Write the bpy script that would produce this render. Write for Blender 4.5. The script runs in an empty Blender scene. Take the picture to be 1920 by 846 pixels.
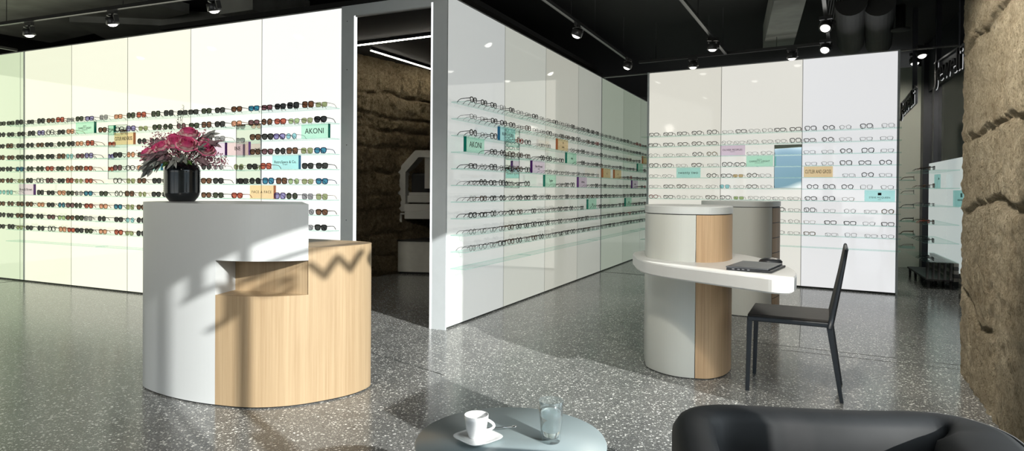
import bpy, bmesh, math, random
from mathutils import Vector, Matrix, noise
C = bpy.context.scene
COL = C.collection
R = math.radians
random.seed(7)

# ------------------------------------------------------------------ materials
MATS = {}
def nodes_of(name):
    m = bpy.data.materials.new(name); m.use_nodes = True
    nt = m.node_tree; b = nt.nodes.get('Principled BSDF')
    return m, nt, b
def mat(name, col, rough=.5, metal=0, emit=None, es=0, coat=0, spec=None, var=0.06, vs=12):
    """procedural surface: noise-varied colour"""
    m, nt, b = nodes_of(name)
    n = nt.nodes.new('ShaderNodeTexNoise'); n.inputs['Scale'].default_value = vs; n.inputs['Detail'].default_value = 3
    tc = nt.nodes.new('ShaderNodeTexCoord'); nt.links.new(tc.outputs['Object'], n.inputs['Vector'])
    cr = nt.nodes.new('ShaderNodeValToRGB')
    cr.color_ramp.elements[0].position = .3; cr.color_ramp.elements[1].position = .7
    cr.color_ramp.elements[0].color = tuple(max(0, c*(1-var)) for c in col)+(1,)
    cr.color_ramp.elements[1].color = tuple(min(1, c*(1+var)) for c in col)+(1,)
    nt.links.new(n.outputs['Fac'], cr.inputs['Fac']); nt.links.new(cr.outputs['Color'], b.inputs['Base Color'])
    b.inputs['Roughness'].default_value = rough; b.inputs['Metallic'].default_value = metal
    if coat: b.inputs['Coat Weight'].default_value = coat; b.inputs['Coat Roughness'].default_value = .03
    if spec is not None: b.inputs['Specular IOR Level'].default_value = spec
    if emit: b.inputs['Emission Color'].default_value = emit+(1,); b.inputs['Emission Strength'].default_value = es
    MATS[name] = m
    return m
def tmat(name, tint, body, frac, rough=.05, gloss=.08, emit=0):
    """thin translucent sheet: tinted see-through + a body colour + sheen"""
    m, nt, b = nodes_of(name); nt.nodes.remove(b)
    out = nt.nodes['Material Output']
    tr = nt.nodes.new('ShaderNodeBsdfTransparent'); tr.inputs[0].default_value = tint+(1,)
    df = nt.nodes.new('ShaderNodeBsdfDiffuse'); df.inputs[0].default_value = body+(1,)
    tl = nt.nodes.new('ShaderNodeBsdfTranslucent'); tl.inputs[0].default_value = body+(1,)
    ad = nt.nodes.new('ShaderNodeMixShader'); ad.inputs[0].default_value = .5
    nt.links.new(df.outputs[0], ad.inputs[1]); nt.links.new(tl.outputs[0], ad.inputs[2])
    mx = nt.nodes.new('ShaderNodeMixShader'); mx.inputs[0].default_value = frac
    nt.links.new(tr.outputs[0], mx.inputs[1]); nt.links.new(ad.outputs[0], mx.inputs[2])
    gl = nt.nodes.new('ShaderNodeBsdfGlossy'); gl.inputs['Roughness'].default_value = rough
    fr = nt.nodes.new('ShaderNodeLayerWeight'); fr.inputs[0].default_value = .5
    pw = nt.nodes.new('ShaderNodeMath'); pw.operation = 'POWER'; pw.inputs[1].default_value = 4; nt.links.new(fr.outputs['Facing'], pw.inputs[0])
    mt = nt.nodes.new('ShaderNodeMath'); mt.operation = 'MULTIPLY_ADD'; mt.inputs[1].default_value = gloss*8; mt.inputs[2].default_value = .035
    nt.links.new(pw.outputs[0], mt.inputs[0])
    cl = nt.nodes.new('ShaderNodeClamp'); nt.links.new(mt.outputs[0], cl.inputs[0])
    m2 = nt.nodes.new('ShaderNodeMixShader'); nt.links.new(cl.outputs[0], m2.inputs[0])
    nt.links.new(mx.outputs[0], m2.inputs[1]); nt.links.new(gl.outputs[0], m2.inputs[2])
    nt.links.new(m2.outputs[0], out.inputs[0])
    MATS[name] = m
    return m

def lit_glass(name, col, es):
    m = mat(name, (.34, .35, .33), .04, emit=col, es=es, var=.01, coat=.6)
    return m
def wood(name, c1, c2):
    m, nt, b = nodes_of(name)
    tc = nt.nodes.new('ShaderNodeTexCoord'); mp = nt.nodes.new('ShaderNodeMapping')
    mp.inputs['Scale'].default_value = (55, 55, .8)
    n = nt.nodes.new('ShaderNodeTexNoise'); n.inputs['Scale'].default_value = 1.6; n.inputs['Detail'].default_value = 6; n.inputs['Roughness'].default_value = .7
    n2 = nt.nodes.new('ShaderNodeTexNoise'); n2.inputs['Scale'].default_value = .16; n2.inputs['Detail'].default_value = 2
    nt.links.new(tc.outputs['Object'], mp.inputs[0]); nt.links.new(mp.outputs[0], n.inputs['Vector']); nt.links.new(mp.outputs[0], n2.inputs['Vector'])
    ad = nt.nodes.new('ShaderNodeMath'); ad.operation = 'MULTIPLY_ADD'; ad.inputs[1].default_value = .45; 
    nt.links.new(n2.outputs['Fac'], ad.inputs[0]); 
    sc = nt.nodes.new('ShaderNodeMath'); sc.operation = 'MULTIPLY'; sc.inputs[1].default_value = .6
    nt.links.new(n.outputs['Fac'], sc.inputs[0]); nt.links.new(sc.outputs[0], ad.inputs[2])
    cr = nt.nodes.new('ShaderNodeValToRGB')
    cr.color_ramp.elements[0].position = .36; cr.color_ramp.elements[0].color = c1+(1,)
    cr.color_ramp.elements[1].position = .66; cr.color_ramp.elements[1].color = c2+(1,)
    nt.links.new(ad.outputs[0], cr.inputs[0]); nt.links.new(cr.outputs[0], b.inputs['Base Color'])
    b.inputs['Roughness'].default_value = .5
    b.inputs['Specular IOR Level'].default_value = .3
    MATS[name] = m; return m
def terrazzo():
    m, nt, b = nodes_of('terrazzo')
    N = nt.nodes.new; L = nt.links.new
    tc = N('ShaderNodeTexCoord')
    ns = N('ShaderNodeTexNoise'); ns.inputs['Scale'].default_value = 3.2; ns.inputs['Detail'].default_value = 5
    L(tc.outputs['Object'], ns.inputs['Vector'])
    base = N('ShaderNodeValToRGB'); base.color_ramp.elements[0].position = .35; base.color_ramp.elements[1].position = .68
    base.color_ramp.elements[0].color = (.12, .123, .12, 1); base.color_ramp.elements[1].color = (.165, .167, .162, 1)
    L(ns.outputs['Fac'], base.inputs[0])
    dist = N('ShaderNodeTexNoise'); dist.inputs['Scale'].default_value = 60; L(tc.outputs['Object'], dist.inputs['Vector'])
    def warp(amt):
        vm = N('ShaderNodeVectorMath'); vm.operation = 'MULTIPLY_ADD'; vm.inputs[1].default_value = (amt, amt, 0)
        L(dist.outputs['Color'], vm.inputs[0]); L(tc.outputs['Object'], vm.inputs[2]); return vm.outputs[0]
    cur = base.outputs[0]
    for sc, thr, ca, cb, keep in ((68, .36, (.13, .135, .13), (.32, .32, .30), .30), (95, .33, (.05, .052, .055), (.09, .09, .09), .55), (82, .37, (.55, .55, .53), (.88, .88, .84), .60), (170, .34, (.36, .36, .34), (.66, .66, .63), .60)):
        v = N('ShaderNodeTexVoronoi'); v.feature = 'F1'; v.inputs['Scale'].default_value = sc
        L(warp(.012), v.inputs['Vector'])
        sp = N('ShaderNodeSeparateColor'); L(v.outputs['Color'], sp.inputs[0])
        # radius varies by cell, and some cells have no chip
        r = N('ShaderNodeMath'); r.operation = 'MULTIPLY'; r.inputs[1].default_value = thr*1.5; L(sp.outputs[0], r.inputs[0])
        lt = N('ShaderNodeMath'); lt.operation = 'LESS_THAN'; L(v.outputs['Distance'], lt.inputs[0]); L(r.outputs[0], lt.inputs[1])
        kp = N('ShaderNodeMath'); kp.operation = 'GREATER_THAN'; kp.inputs[1].default_value = keep; L(sp.outputs[1], kp.inputs[0])
        mk = N('ShaderNodeMath'); mk.operation = 'MULTIPLY'; L(lt.outputs[0], mk.inputs[0]); L(kp.outputs[0], mk.inputs[1])
        cm = N('ShaderNodeMix'); cm.data_type = 'RGBA'; L(sp.outputs[2], cm.inputs[0]); cm.inputs[6].default_value = ca+(1,); cm.inputs[7].default_value = cb+(1,)
        mx = N('ShaderNodeMix'); mx.data_type = 'RGBA'; L(mk.outputs[0], mx.inputs[0]); L(cur, mx.inputs[6]); L(cm.outputs[2], mx.inputs[7])
        cur = mx.outputs[2]
    L(cur, b.inputs['Base Color'])
    b.inputs['Roughness'].default_value = .17
    b.inputs['Specular IOR Level'].default_value = .3
    MATS['terrazzo'] = m
def stone(name, c1, c2, c3, sc=1.0):
    m, nt, b = nodes_of(name)
    N = nt.nodes.new; L = nt.links.new
    tc = N('ShaderNodeTexCoord')
    a = N('ShaderNodeTexNoise'); a.inputs['Scale'].default_value = 1.7*sc; a.inputs['Detail'].default_value = 8; a.inputs['Roughness'].default_value = .65
    f = N('ShaderNodeTexNoise'); f.inputs['Scale'].default_value = 16*sc; f.inputs['Detail'].default_value = 10; f.inputs['Roughness'].default_value = .75
    g = N('ShaderNodeTexNoise'); g.inputs['Scale'].default_value = 70*sc; g.inputs['Detail'].default_value = 6; g.inputs['Roughness'].default_value = .7
    for n in (a, f, g): L(tc.outputs['Object'], n.inputs['Vector'])
    cr = N('ShaderNodeValToRGB'); e = cr.color_ramp.elements
    e[0].position = .37; e[0].color = c1+(1,); e[1].position = .64; e[1].color = c3+(1,)
    k = e.new(.5); k.color = c2+(1,)
    mx = N('ShaderNodeMath'); mx.operation = 'ADD'
    h = N('ShaderNodeMath'); h.operation = 'MULTIPLY_ADD'; h.inputs[1].default_value = .62; h.inputs[2].default_value = .0
    L(f.outputs['Fac'], h.inputs[0]); h2 = N('ShaderNodeMath'); h2.operation = 'MULTIPLY'; h2.inputs[1].default_value = .38; L(a.outputs['Fac'], h2.inputs[0])
    L(h.outputs[0], mx.inputs[0]); L(h2.outputs[0], mx.inputs[1]); L(mx.outputs[0], cr.inputs[0])
    dk = N('ShaderNodeMix'); dk.data_type = 'RGBA'; dk.blend_type = 'MULTIPLY'; dk.inputs[0].default_value = .8
    gr = N('ShaderNodeValToRGB'); gr.color_ramp.elements[0].position = .33; gr.color_ramp.elements[0].color = (.52, .48, .44, 1); gr.color_ramp.elements[1].position = .55; gr.color_ramp.elements[1].color = (1.1, 1.1, 1.1, 1)
    L(g.outputs['Fac'], gr.inputs[0]); L(cr.outputs[0], dk.inputs[6]); L(gr.outputs[0], dk.inputs[7]); L(dk.outputs[2], b.inputs['Base Color'])
    b.inputs['Roughness'].default_value = .95; b.inputs['Specular IOR Level'].default_value = .1
    bp = N('ShaderNodeBump'); bp.inputs['Strength'].default_value = 1.0; bp.inputs['Distance'].default_value = .055
    sm = N('ShaderNodeMath'); sm.operation = 'ADD'; L(f.outputs['Fac'], sm.inputs[0]); L(g.outputs['Fac'], sm.inputs[1])
    L(sm.outputs[0], bp.inputs['Height']); L(bp.outputs[0], b.inputs['Normal'])
    MATS[name] = m

terrazzo()
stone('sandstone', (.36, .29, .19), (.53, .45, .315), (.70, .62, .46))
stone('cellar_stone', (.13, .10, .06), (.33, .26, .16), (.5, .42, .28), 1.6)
wood('oak', (.275, .188, .104), (.40, .298, .182))
wood('oak_warm', (.42, .27, .145), (.66, .46, .28))
mat('white_lacquer', (.50, .515, .515), .38, var=.012, vs=3)
mat('grey_lacquer', (.60, .61, .56), .35, var=.012, vs=3)
mat('cap_lacquer', (.62, .64, .62), .35, var=.012, vs=3)
mat('solid_surface', (.72, .72, .70), .3, var=.01)
mat('aluminium', (.52, .56, .58), .4, 0, var=.02)
mat('seam_grey', (.26, .27, .26), .5)
mat('black', (.006, .006, .006), .55)
mat('ceiling_black', (.004, .004, .004), .8)
mat('duct_grey', (.038, .038, .036), .7, var=.25, vs=2)
mat('board_grey', (.26, .26, .235), .85, var=.3, vs=2)
mat('track_metal', (.07, .07, .07), .35, .3)
mat('rail_edge', (.55, .56, .56), .3, .5)
mat('spot_black', (.035, .035, .035), .3)
mat('steel_dark', (.035, .038, .045), .4, .2)
mat('plaster', (.52, .54, .47), .8, var=.04, vs=1.5)
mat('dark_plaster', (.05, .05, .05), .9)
mat('leather', (.017, .018, .019), .62, spec=.3, var=.12, vs=25)
mat('leather_brown', (.024, .021, .018), .58, spec=.22, var=.12, vs=25)
mat('stitch', (.16, .16, .16), .6)
mat('chair_leg', (.014, .018, .023), .4)
mat('table_teal', (.29, .35, .36), .33, 0, var=.05, vs=4)
mat('porcelain', (.86, .86, .85), .12, coat=.5, var=.005)
mat('chrome', (.7, .7, .7), .15, 1)
mat('laptop_grey', (.10, .105, .115), .38, .4)
mat('laptop_dark', (.02, .022, .026), .4)
mat('port_silver', (.3, .3, .32), .3, .5)
mat('vase_black', (.008, .010, .012), .16, coat=.4)
mat('machine_grey', (.5, .5, .47), .45, var=.03)
mat('machine_dark', (.03, .03, .03), .4)
mat('machine_white', (.55, .55, .5), .5)
mat('stripe_dark', (.045, .042, .04), .7, var=.2)
mat('stripe_light', (.19, .175, .155), .7, var=.25)
mat('letter_black', (.012, .012, .012), .5)
mat('letter_grey', (.16, .17, .17), .5)
mat('lens_glow', (.9, .9, .9), .1, emit=(1, .97, .9), es=3)
mat('led_line', (1, 1, 1), .3, emit=(1, .93, .78), es=32)
mat('letter_edge', (.9, .9, .9), .3, emit=(1, 1, 1), es=.45)
mat('edge_glow', (.8, .8, .8), .3, emit=(.95, 1, 1), es=.95)
mat('shadow_gap', (.02, .024, .022), .6)
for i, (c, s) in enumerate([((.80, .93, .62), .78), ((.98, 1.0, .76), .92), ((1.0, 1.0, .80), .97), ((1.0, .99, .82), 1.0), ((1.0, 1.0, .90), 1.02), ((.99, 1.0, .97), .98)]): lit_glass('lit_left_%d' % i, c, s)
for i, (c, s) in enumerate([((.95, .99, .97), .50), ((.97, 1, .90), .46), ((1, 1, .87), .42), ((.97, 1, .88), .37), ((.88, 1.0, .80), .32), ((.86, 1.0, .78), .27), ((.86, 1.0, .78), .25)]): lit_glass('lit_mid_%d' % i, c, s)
for i, (c, s) in enumerate([((1, .97, .86), .66), ((1, .98, .90), .72), ((.98, .985, 1.0), .76)]): lit_glass('lit_right_%d' % i, c, s)
lit_glass('lit_window_panel', (.9, 1.0, .98), .55)
def mirror():
    m, nt, b = nodes_of('mirror_glass')
    b.inputs['Base Color'].default_value = (.82, .9, .86, 1); b.inputs['Metallic'].default_value = 1; b.inputs['Roughness'].default_value = .01
    n = nt.nodes.new('ShaderNodeTexNoise'); n.inputs['Scale'].default_value = .8
    bp = nt.nodes.new('ShaderNodeBump'); bp.inputs['Strength'].default_value = .004; nt.links.new(n.outputs['Fac'], bp.inputs['Height']); nt.links.new(bp.outputs[0], b.inputs['Normal'])
    MATS['mirror_glass'] = m
mirror()
tmat('shelf_clear', (.95, 1.0, .985), (.5, .8, .72), .02, gloss=.035)
tmat('shelf_edge', (.80, .95, .91), (.50, .78, .72), .14, gloss=.03)
tmat('window_pane', (.97, .98, .98), (.8, .8, .8), .0, gloss=.08)
tmat('lens_clear', (.97, .98, .98), (.8, .8, .8), .0, gloss=.07)
def real_glass(name, ior, tint=(1, 1, 1)):
    m, nt, b = nodes_of(name)
    b.inputs['Base Color'].default_value = tint+(1,); b.inputs['Roughness'].default_value = 0; b.inputs['IOR'].default_value = ior
    b.inputs['Transmission Weight'].default_value = 1
    n = nt.nodes.new('ShaderNodeTexNoise'); n.inputs['Scale'].default_value = 30
    bp = nt.nodes.new('ShaderNodeBump'); bp.inputs['Strength'].default_value = .01; nt.links.new(n.outputs['Fac'], bp.inputs['Height']); nt.links.new(bp.outputs[0], b.inputs['Normal'])
    MATS[name] = m
tmat('tumbler_glass', (.95, .98, .98), (.9, .95, .95), .07, rough=.08, gloss=.12); real_glass('water', 1.33, (1, 1, 1))
SIGN = {'mint': ((.66, 1, .84), (.45, .85, .65), (.0, .28, .20)), 'aqua': ((.60, .98, .98), (.35, .8, .85), (.0, .20, .42)), 'peach': ((1, .80, .50), (.9, .62, .34), (.75, .22, .07)), 'lilac': ((.93, .80, .95), (.75, .6, .78), (.20, .05, .34)), 'pink': ((1, .82, .84), (.8, .6, .62), (.20, .05, .34)), 'teal': ((.60, .95, .93), (.35, .78, .76), (.0, .3, .3))}
for k, (t, b_, e) in SIGN.items():
    tmat('sign_'+k, tuple(q**.55 for q in t), b_, .09, gloss=.04); mat('sign_side_'+k, e, .25)
# ------------------------------------------------------------------ mesh helper
class MB:
    def __init__(s): s.v = []; s.f = []; s.m = []; s.sm = []
    def add(s, vs, fs, mi=0, smooth=False, M=None):
        o = len(s.v)
        for p in vs: s.v.append(tuple(M @ Vector(p)) if M else tuple(p))
        for f in fs: s.f.append([o+i for i in f]); s.m.append(mi); s.sm.append(smooth)
    def box(s, c, d, rz=0, mi=0, M=None):
        x, y, z = d[0]/2, d[1]/2, d[2]/2; co, si = math.cos(rz), math.sin(rz)
        vs = [(c[0]+a*x*co-b*y*si, c[1]+a*x*si+b*y*co, c[2]+e*z) for e in (-1, 1) for a, b in ((-1, -1), (1, -1), (1, 1), (-1, 1))]
        s.add(vs, [(0, 3, 2, 1), (4, 5, 6, 7), (0, 1, 5, 4), (1, 2, 6, 5), (2, 3, 7, 6), (3, 0, 4, 7)], mi, False, M)
    def prism(s, poly, z0, z1, mi=0, smooth=False, top=None):
        n = len(poly); top = top or poly
        a = sum(poly[i][0]*poly[(i+1) % n][1]-poly[(i+1) % n][0]*poly[i][1] for i in range(n))
        if a < 0: poly = poly[::-1]; top = top[::-1]
        o = len(s.v)
        s.v += [(p[0], p[1], z0) for p in poly]+[(p[0], p[1], z1) for p in top]
        for i in range(n):
            j = (i+1) % n; s.f.append([o+i, o+j, o+n+j, o+n+i]); s.m.append(mi); s.sm.append(smooth)
        # caps get their own vertices so that smooth sides stay clean
        o2 = len(s.v)
        s.v += [(p[0], p[1], z0) for p in poly]+[(p[0], p[1], z1) for p in top]
        s.f.append([o2+i for i in range(n)][::-1]); s.m.append(mi); s.sm.append(False)
        s.f.append([o2+n+i for i in range(n)]); s.m.append(mi); s.sm.append(False)
    def tube(s, path, r, n=8, mi=0, closed=False, cap=True, sx=1):
        P = [Vector(p) for p in path]; k = len(P); o = len(s.v)
        rr = r if isinstance(r, (list, tuple)) else [r]*k
        up = Vector((0, 0, 1))
        for i, p in enumerate(P):
            a = P[(i-1) % k] if (closed or i > 0) else p; b = P[(i+1) % k] if (closed or i < k-1) else p
            t = (b-a).normalized()
            u = t.cross(up)
            if u.length < 1e-3: u = t.cross(Vector((0, 1, 0)))
            u.normalize(); w = u.cross(t)
            for j in range(n):
                g = 2*math.pi*j/n
                s.v.append(tuple(p+u*math.cos(g)*rr[i]*sx+w*math.sin(g)*rr[i]))
        for i in range(k if closed else k-1):
            for j in range(n):
                s.f.append([o+i*n+j, o+i*n+(j+1) % n, o+((i+1) % k)*n+(j+1) % n, o+((i+1) % k)*n+j]); s.m.append(mi); s.sm.append(True)
        if cap and not closed:
            s.f.append([o+j for j in range(n)]); s.m.append(mi); s.sm.append(False)
            s.f.append([o+(k-1)*n+j for j in range(n)][::-1]); s.m.append(mi); s.sm.append(False)
    def lathe(s, prof, n=32, c=(0, 0, 0), mi=0, smooth=True, wob=None):
        o = len(s.v)
        for (r, z) in prof:
            for j in range(n):
                g = 2*math.pi*j/n; q = r*(wob(j, z) if wob else 1)
                s.v.append((c[0]+q*math.cos(g), c[1]+q*math.sin(g), c[2]+z))
        for i in range(len(prof)-1):
            for j in range(n):
                s.f.append([o+i*n+j, o+i*n+(j+1) % n, o+(i+1)*n+(j+1) % n, o+(i+1)*n+j]); s.m.append(mi); s.sm.append(smooth)
        if prof[0][0] > 1e-6: s.f.append([o+j for j in range(n)][::-1]); s.m.append(mi); s.sm.append(False)
        if prof[-1][0] > 1e-6: s.f.append([o+(len(prof)-1)*n+j for j in range(n)]); s.m.append(mi); s.sm.append(False)
    def mesh(s, name, mats):
        me = bpy.data.meshes.new(name); me.from_pydata(s.v, [], s.f)
        for m in mats: me.materials.append(MATS[m] if isinstance(m, str) else m)
        me.polygons.foreach_set('material_index', s.m); me.polygons.foreach_set('use_smooth', s.sm)
        me.update(); return me
    def build(s, name, mats, parent=None, bevel=0, seg=2):
        if isinstance(mats, str): mats = [mats]
        o = bpy.data.objects.new(name, s.mesh(name, mats)); COL.objects.link(o)
        if parent: o.parent = parent
        if bevel:
            b = o.modifiers.new('bevel', 'BEVEL'); b.width = bevel; b.segments = seg; b.limit_method = 'ANGLE'; b.angle_limit = R(40)
        return o
def empty(name, loc=(0, 0, 0), rz=0):
    o = bpy.data.objects.new(name, None); COL.objects.link(o); o.location = loc; o.rotation_euler = (0, 0, rz); o.empty_display_size = .05
    return o
def tag(o, label=None, cat=None, group=None, kind=None):
    if label: o['label'] = label
    if cat: o['category'] = cat
    if group: o['group'] = group
    if kind: o['kind'] = kind
    return o
def struct(mb, name, mats, bevel=0):
    o = mb.build(name, mats, None, bevel); o['kind'] = 'structure'; return o
def link_copy(src, parent=None):
    c = src.copy(); COL.objects.link(c)
    if parent: c.parent = parent
    return c
def copy_tree(src, loc, rz):
    r = link_copy(src); r.location = loc; r.rotation_euler = (0, 0, rz)
    for ch in list(src.children): 
        c = link_copy(ch, r)
        for g in list(ch.children): link_copy(g, c)
    return r
def smooth_loop(P, n=8):
    out = []; k = len(P)
    for i in range(k):
        a, b, c, d = (Vector(P[(i+j) % k]) for j in (-1, 0, 1, 2))
        for q in range(n):
            t = q/n
            out.append(tuple(.5*((2*b)+(c-a)*t+(2*a-5*b+4*c-d)*t*t+(3*b-a-3*c+d)*t**3)))
    return out
def clip(poly, p, d, keep=1):
    """keep the side left (1) or right (-1) of the line through p with direction d"""
    f = lambda q: keep*(d[0]*(q[1]-p[1])-d[1]*(q[0]-p[0]))
    out = []; n = len(poly)
    for i in range(n):
        a, b = poly[i], poly[(i+1) % n]; fa, fb = f(a), f(b)
        if fa >= 0: out.append((a[0], a[1]))
        if fa*fb < 0:
            t = fa/(fa-fb); out.append((a[0]+(b[0]-a[0])*t, a[1]+(b[1]-a[1])*t))
    return out
def text_mesh(body, size, depth=.002, align='CENTER', name='lettering', shear=0, space=1):
    cu = bpy.data.curves.new('t', 'FONT'); cu.body = body; cu.size = size; cu.extrude = depth; cu.align_x = align; cu.align_y = 'CENTER'; cu.space_character = space; cu.resolution_u = 3
    cu.shear = shear
    o = bpy.data.objects.new('t', cu); COL.objects.link(o)
    dg = bpy.context.evaluated_depsgraph_get(); me = bpy.data.meshes.new_from_object(o.evaluated_get(dg))
    bpy.data.objects.remove(o); bpy.data.curves.remove(cu); me.name = name
    return me

# ------------------------------------------------------------------ camera
PITCH, ROLL, F = -.0082, .0073, 1210.3
cam = bpy.data.cameras.new('camera'); co = bpy.data.objects.new('camera', cam); COL.objects.link(co)
cam.sensor_width = 36; cam.lens = 36*F/1920; cam.shift_y = -57.5/1920; cam.clip_start = .05
co.matrix_world = Matrix.Translation((0, 0, 1.2)) @ Matrix.Rotation(math.pi/2+PITCH, 4, 'X') @ Matrix.Rotation(ROLL, 4, 'Z')
C.camera = co
C.view_settings.view_transform = 'Standard'; C.view_settings.look = 'None'; C.view_settings.gamma = 1; C.view_settings.use_curve_mapping = False
C.view_settings.exposure = 0.0

# ------------------------------------------------------------------ the three lit walls: frames of reference
class Wall:
    def __init__(s, a, d):
        s.n = Vector((math.sin(a), math.cos(a), 0)); s.d = d
        if d < 0: s.n = -s.n; s.d = -d
        s.u = Vector((s.n.y, -s.n.x, 0)); s.rz = math.atan2(s.u.y, s.u.x)
    def p(s, x, off, z): return s.n*(s.d-off)+s.u*x+Vector((0, 0, z))      # off = distance in front of the face
WA, WB, WC = Wall(.427, 4.848), Wall(2.0086, -2.8286), Wall(.5471, 8.7942)
def wbox(mb, W, x0, x1, o0, o1, z0, z1, mi=0):
    mb.box(W.p((x0+x1)/2, (o0+o1)/2, (z0+z1)/2), (x1-x0, abs(o1-o0), z1-z0), W.rz, mi)
def panel_wall(name, W, cuts, top, mats, extra=None):
    mb = MB(); ms = mats+['shadow_gap', 'rail_edge', 'seam_grey']; k = len(mats)
    for i in range(len(cuts)-1): wbox(mb, W, cuts[i]+.003, cuts[i+1]-.003, 0, -.02, .018, top-.012, i)
    wbox(mb, W, cuts[0], cuts[-1], -.021, -.09, 0, top-.012, k)
    for q in cuts[1:-1]: wbox(mb, W, q-.003, q+.003, .0006, -.019, .018, top-.012, k+2)
    wbox(mb, W, cuts[0], cuts[-1], .004, -.09, top-.012, top, k+1)
    if extra: extra(mb, k)
    return struct(mb, name, ms)
def groove(x0):
    return lambda mb, k: None
TOP_A, TOP_B, TOP_C = 2.897, 2.855, 2.865
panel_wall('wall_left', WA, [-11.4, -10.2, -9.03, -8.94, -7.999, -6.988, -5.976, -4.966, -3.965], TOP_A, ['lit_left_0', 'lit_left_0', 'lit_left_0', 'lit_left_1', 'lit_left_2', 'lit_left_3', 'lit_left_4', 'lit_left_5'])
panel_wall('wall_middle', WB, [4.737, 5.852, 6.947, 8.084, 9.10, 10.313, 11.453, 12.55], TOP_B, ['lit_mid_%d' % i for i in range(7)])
panel_wall('wall_right', WC, [-3.098, -2.104, -1.109, -.087], TOP_C, ['lit_right_%d' % i for i in range(3)])
# pilaster strips where the room module ends, on the left and middle walls, end caps of the right wall
mb = MB(); wbox(mb, WA, -8.95, -8.93, .008, -.02, .018, TOP_A-.012); struct(mb, 'trim_1', 'aluminium')
mb = MB(); wbox(mb, WB, 9.095, 9.115, .006, -.02, .018, TOP_B-.012); struct(mb, 'trim_2', 'aluminium')
mb = MB(); wbox(mb, WC, -3.125, -3.10, .01, -.09, 0, TOP_C); struct(mb, 'trim_3', 'aluminium')
mb = MB(); wbox(mb, WC, -.085, -.065, .01, -.09, 0, TOP_C); struct(mb, 'trim_4', 'aluminium')
# dark back of the right wall and floor kick
mb = MB(); wbox(mb, WC, -3.098, -.087, .006, -.005, 0, .02); struct(mb, 'baseboard_right', 'shadow_gap')

# ---- doorway to the workshop between left and middle wall
mb = MB()
wbox(mb, WA, -3.963, -3.818, .012, -.012, 0, TOP_A)
wbox(mb, WA, -3.82, -2.80, .012, -.012, TOP_A-.10, TOP_A)
wbox(mb, WA, -2.935, -2.80, .012, -.012, 0, TOP_A); wbox(mb, WB, 4.718, 4.736, .003, -.137, 0, TOP_B+.02)
wbox(mb, WA, -3.818, -3.800, .013, -.012, 0, TOP_A-.10, 1)
wbox(mb, WB, 4.716, 4.737, -.137, -.155, 0, TOP_A-.10, 1)
wbox(mb, WA, -3.80, -2.953, .013, -.012, TOP_A-.112, TOP_A-.10, 2)
for z in (.25, .9, 1.6, 2.3, 2.75): wbox(mb, WA, -3.90, -3.892, .0135, 0, z, z+.008, 3); wbox(mb, WA, -2.85, -2.842, .0135, 0, z, z+.008, 3)
struct(mb, 'door_1', ['aluminium', 'edge_glow', 'rail_edge', 'black'])

# ------------------------------------------------------------------ floor, ceiling, enclosure
FX = [(-12, -5), (12, -5), (12, 16), (-12, 16)]
mb = MB(); mb.prism(FX, -.1, 0); struct(mb, 'floor', 'terrazzo')
def strip(name, a, b, w=.006):
    m = MB(); a = Vector(a); b = Vector(b); d = (b-a); rz = math.atan2(d.y, d.x); c = (a+b)/2
    m.box((c.x, c.y, .0006), (d.length, w, .0012), rz); return struct(m, name, 'shadow_gap')
pw = lambda W, x, off=0: tuple(W.p(x, off, 0))[:2]
strip('trim_5', pw(WC, -3.82, 0), pw(WC, -3.1, 0), .018)
strip('trim_6', pw(WC, -.06, .01), pw(WC, .75, .01), .012)
strip('trim_7', pw(WA, -9.03, .0), (-6.85, 7.35), .018)
strip('trim_8', (2.05, 4.88), (3.9, 4.05-.1), .004)
strip('trim_9', (3.62, 8.02), (2.22, 4.96), .004)
strip('trim_10', (2.22, 4.96), (1.75, 5.2), .004)
strip('trim_11', (-1.10, 4.78), (-.437, 4.16), .006)
strip('trim_12', (2.22, 4.96), (3.5, 4.28), .004)
# outer shell (black above the lit walls)
def wall_poly(name, pts, z0, z1, m, t=.1):
    mb = MB()
    for a, b in zip(pts, pts[1:]):
        a = Vector(a); b = Vector(b); d = b-a; c = (a+b)/2
        mb.box((c.x, c.y, (z0+z1)/2), (d.length+t, t, z1-z0), math.atan2(d.y, d.x))
    return struct(mb, name, m)
wall_poly('wall_back', [(-11.9, -4.9), (-11.9, 15.9), (11.9, 15.9)], 0, 3.5, 'dark_plaster')
mb = MB(); wbox(mb, WC, -3.83, -3.1, .0, -.06, TOP_C-.012, TOP_C); wbox(mb, WC, -.06, 1.4, .0, -.06, TOP_C-.012, TOP_C); struct(mb, 'trim_16', 'track_metal')
# line on the ceiling left (module joint)
mb = MB(); a = WA.p(-9.03, 0, 2.9); mb.box((a.x-.3, a.y-.62, 2.905), (.03, 1.3, .03), R(-26)); struct(mb, 'trim_13', 'track_metal')
# storefront to the right of the camera: header, posts, glass
NL = Vector((.89, -.456, 0)).normalized(); UL = Vector((NL.y*-1, NL.x, 0))      # UL points away from camera along the front
P0 = Vector((2.14, 2.6, 0))
def lp(t, off=0): return P0+UL*t+NL*off      # t<0 towards / past the camera
rzL = math.atan2(UL.y, UL.x)
def lbox(mb, t0, t1, o0, o1, z0, z1, mi=0):
    c = lp((t0+t1)/2, (o0+o1)/2); mb.box((c.x, c.y, (z0+z1)/2), (t1-t0, o1-o0, z1-z0), rzL, mi)
mb = MB(); lbox(mb, -8.3, .0, 0, .25, 2.62, 3.5); struct(mb, 'wall_front', 'ceiling_black')
mb = MB(); mb.prism([(-12, -4.9), (-1.5, -4.9), (2.36, 2.49), (2.7, 2.6), (3.0, 3.55), (4.8, 3.55), (7.8, 10.4), (9.5, 16), (-12, 16)], 3.5, 3.6); struct(mb, 'ceiling', 'ceiling_black')
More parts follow.
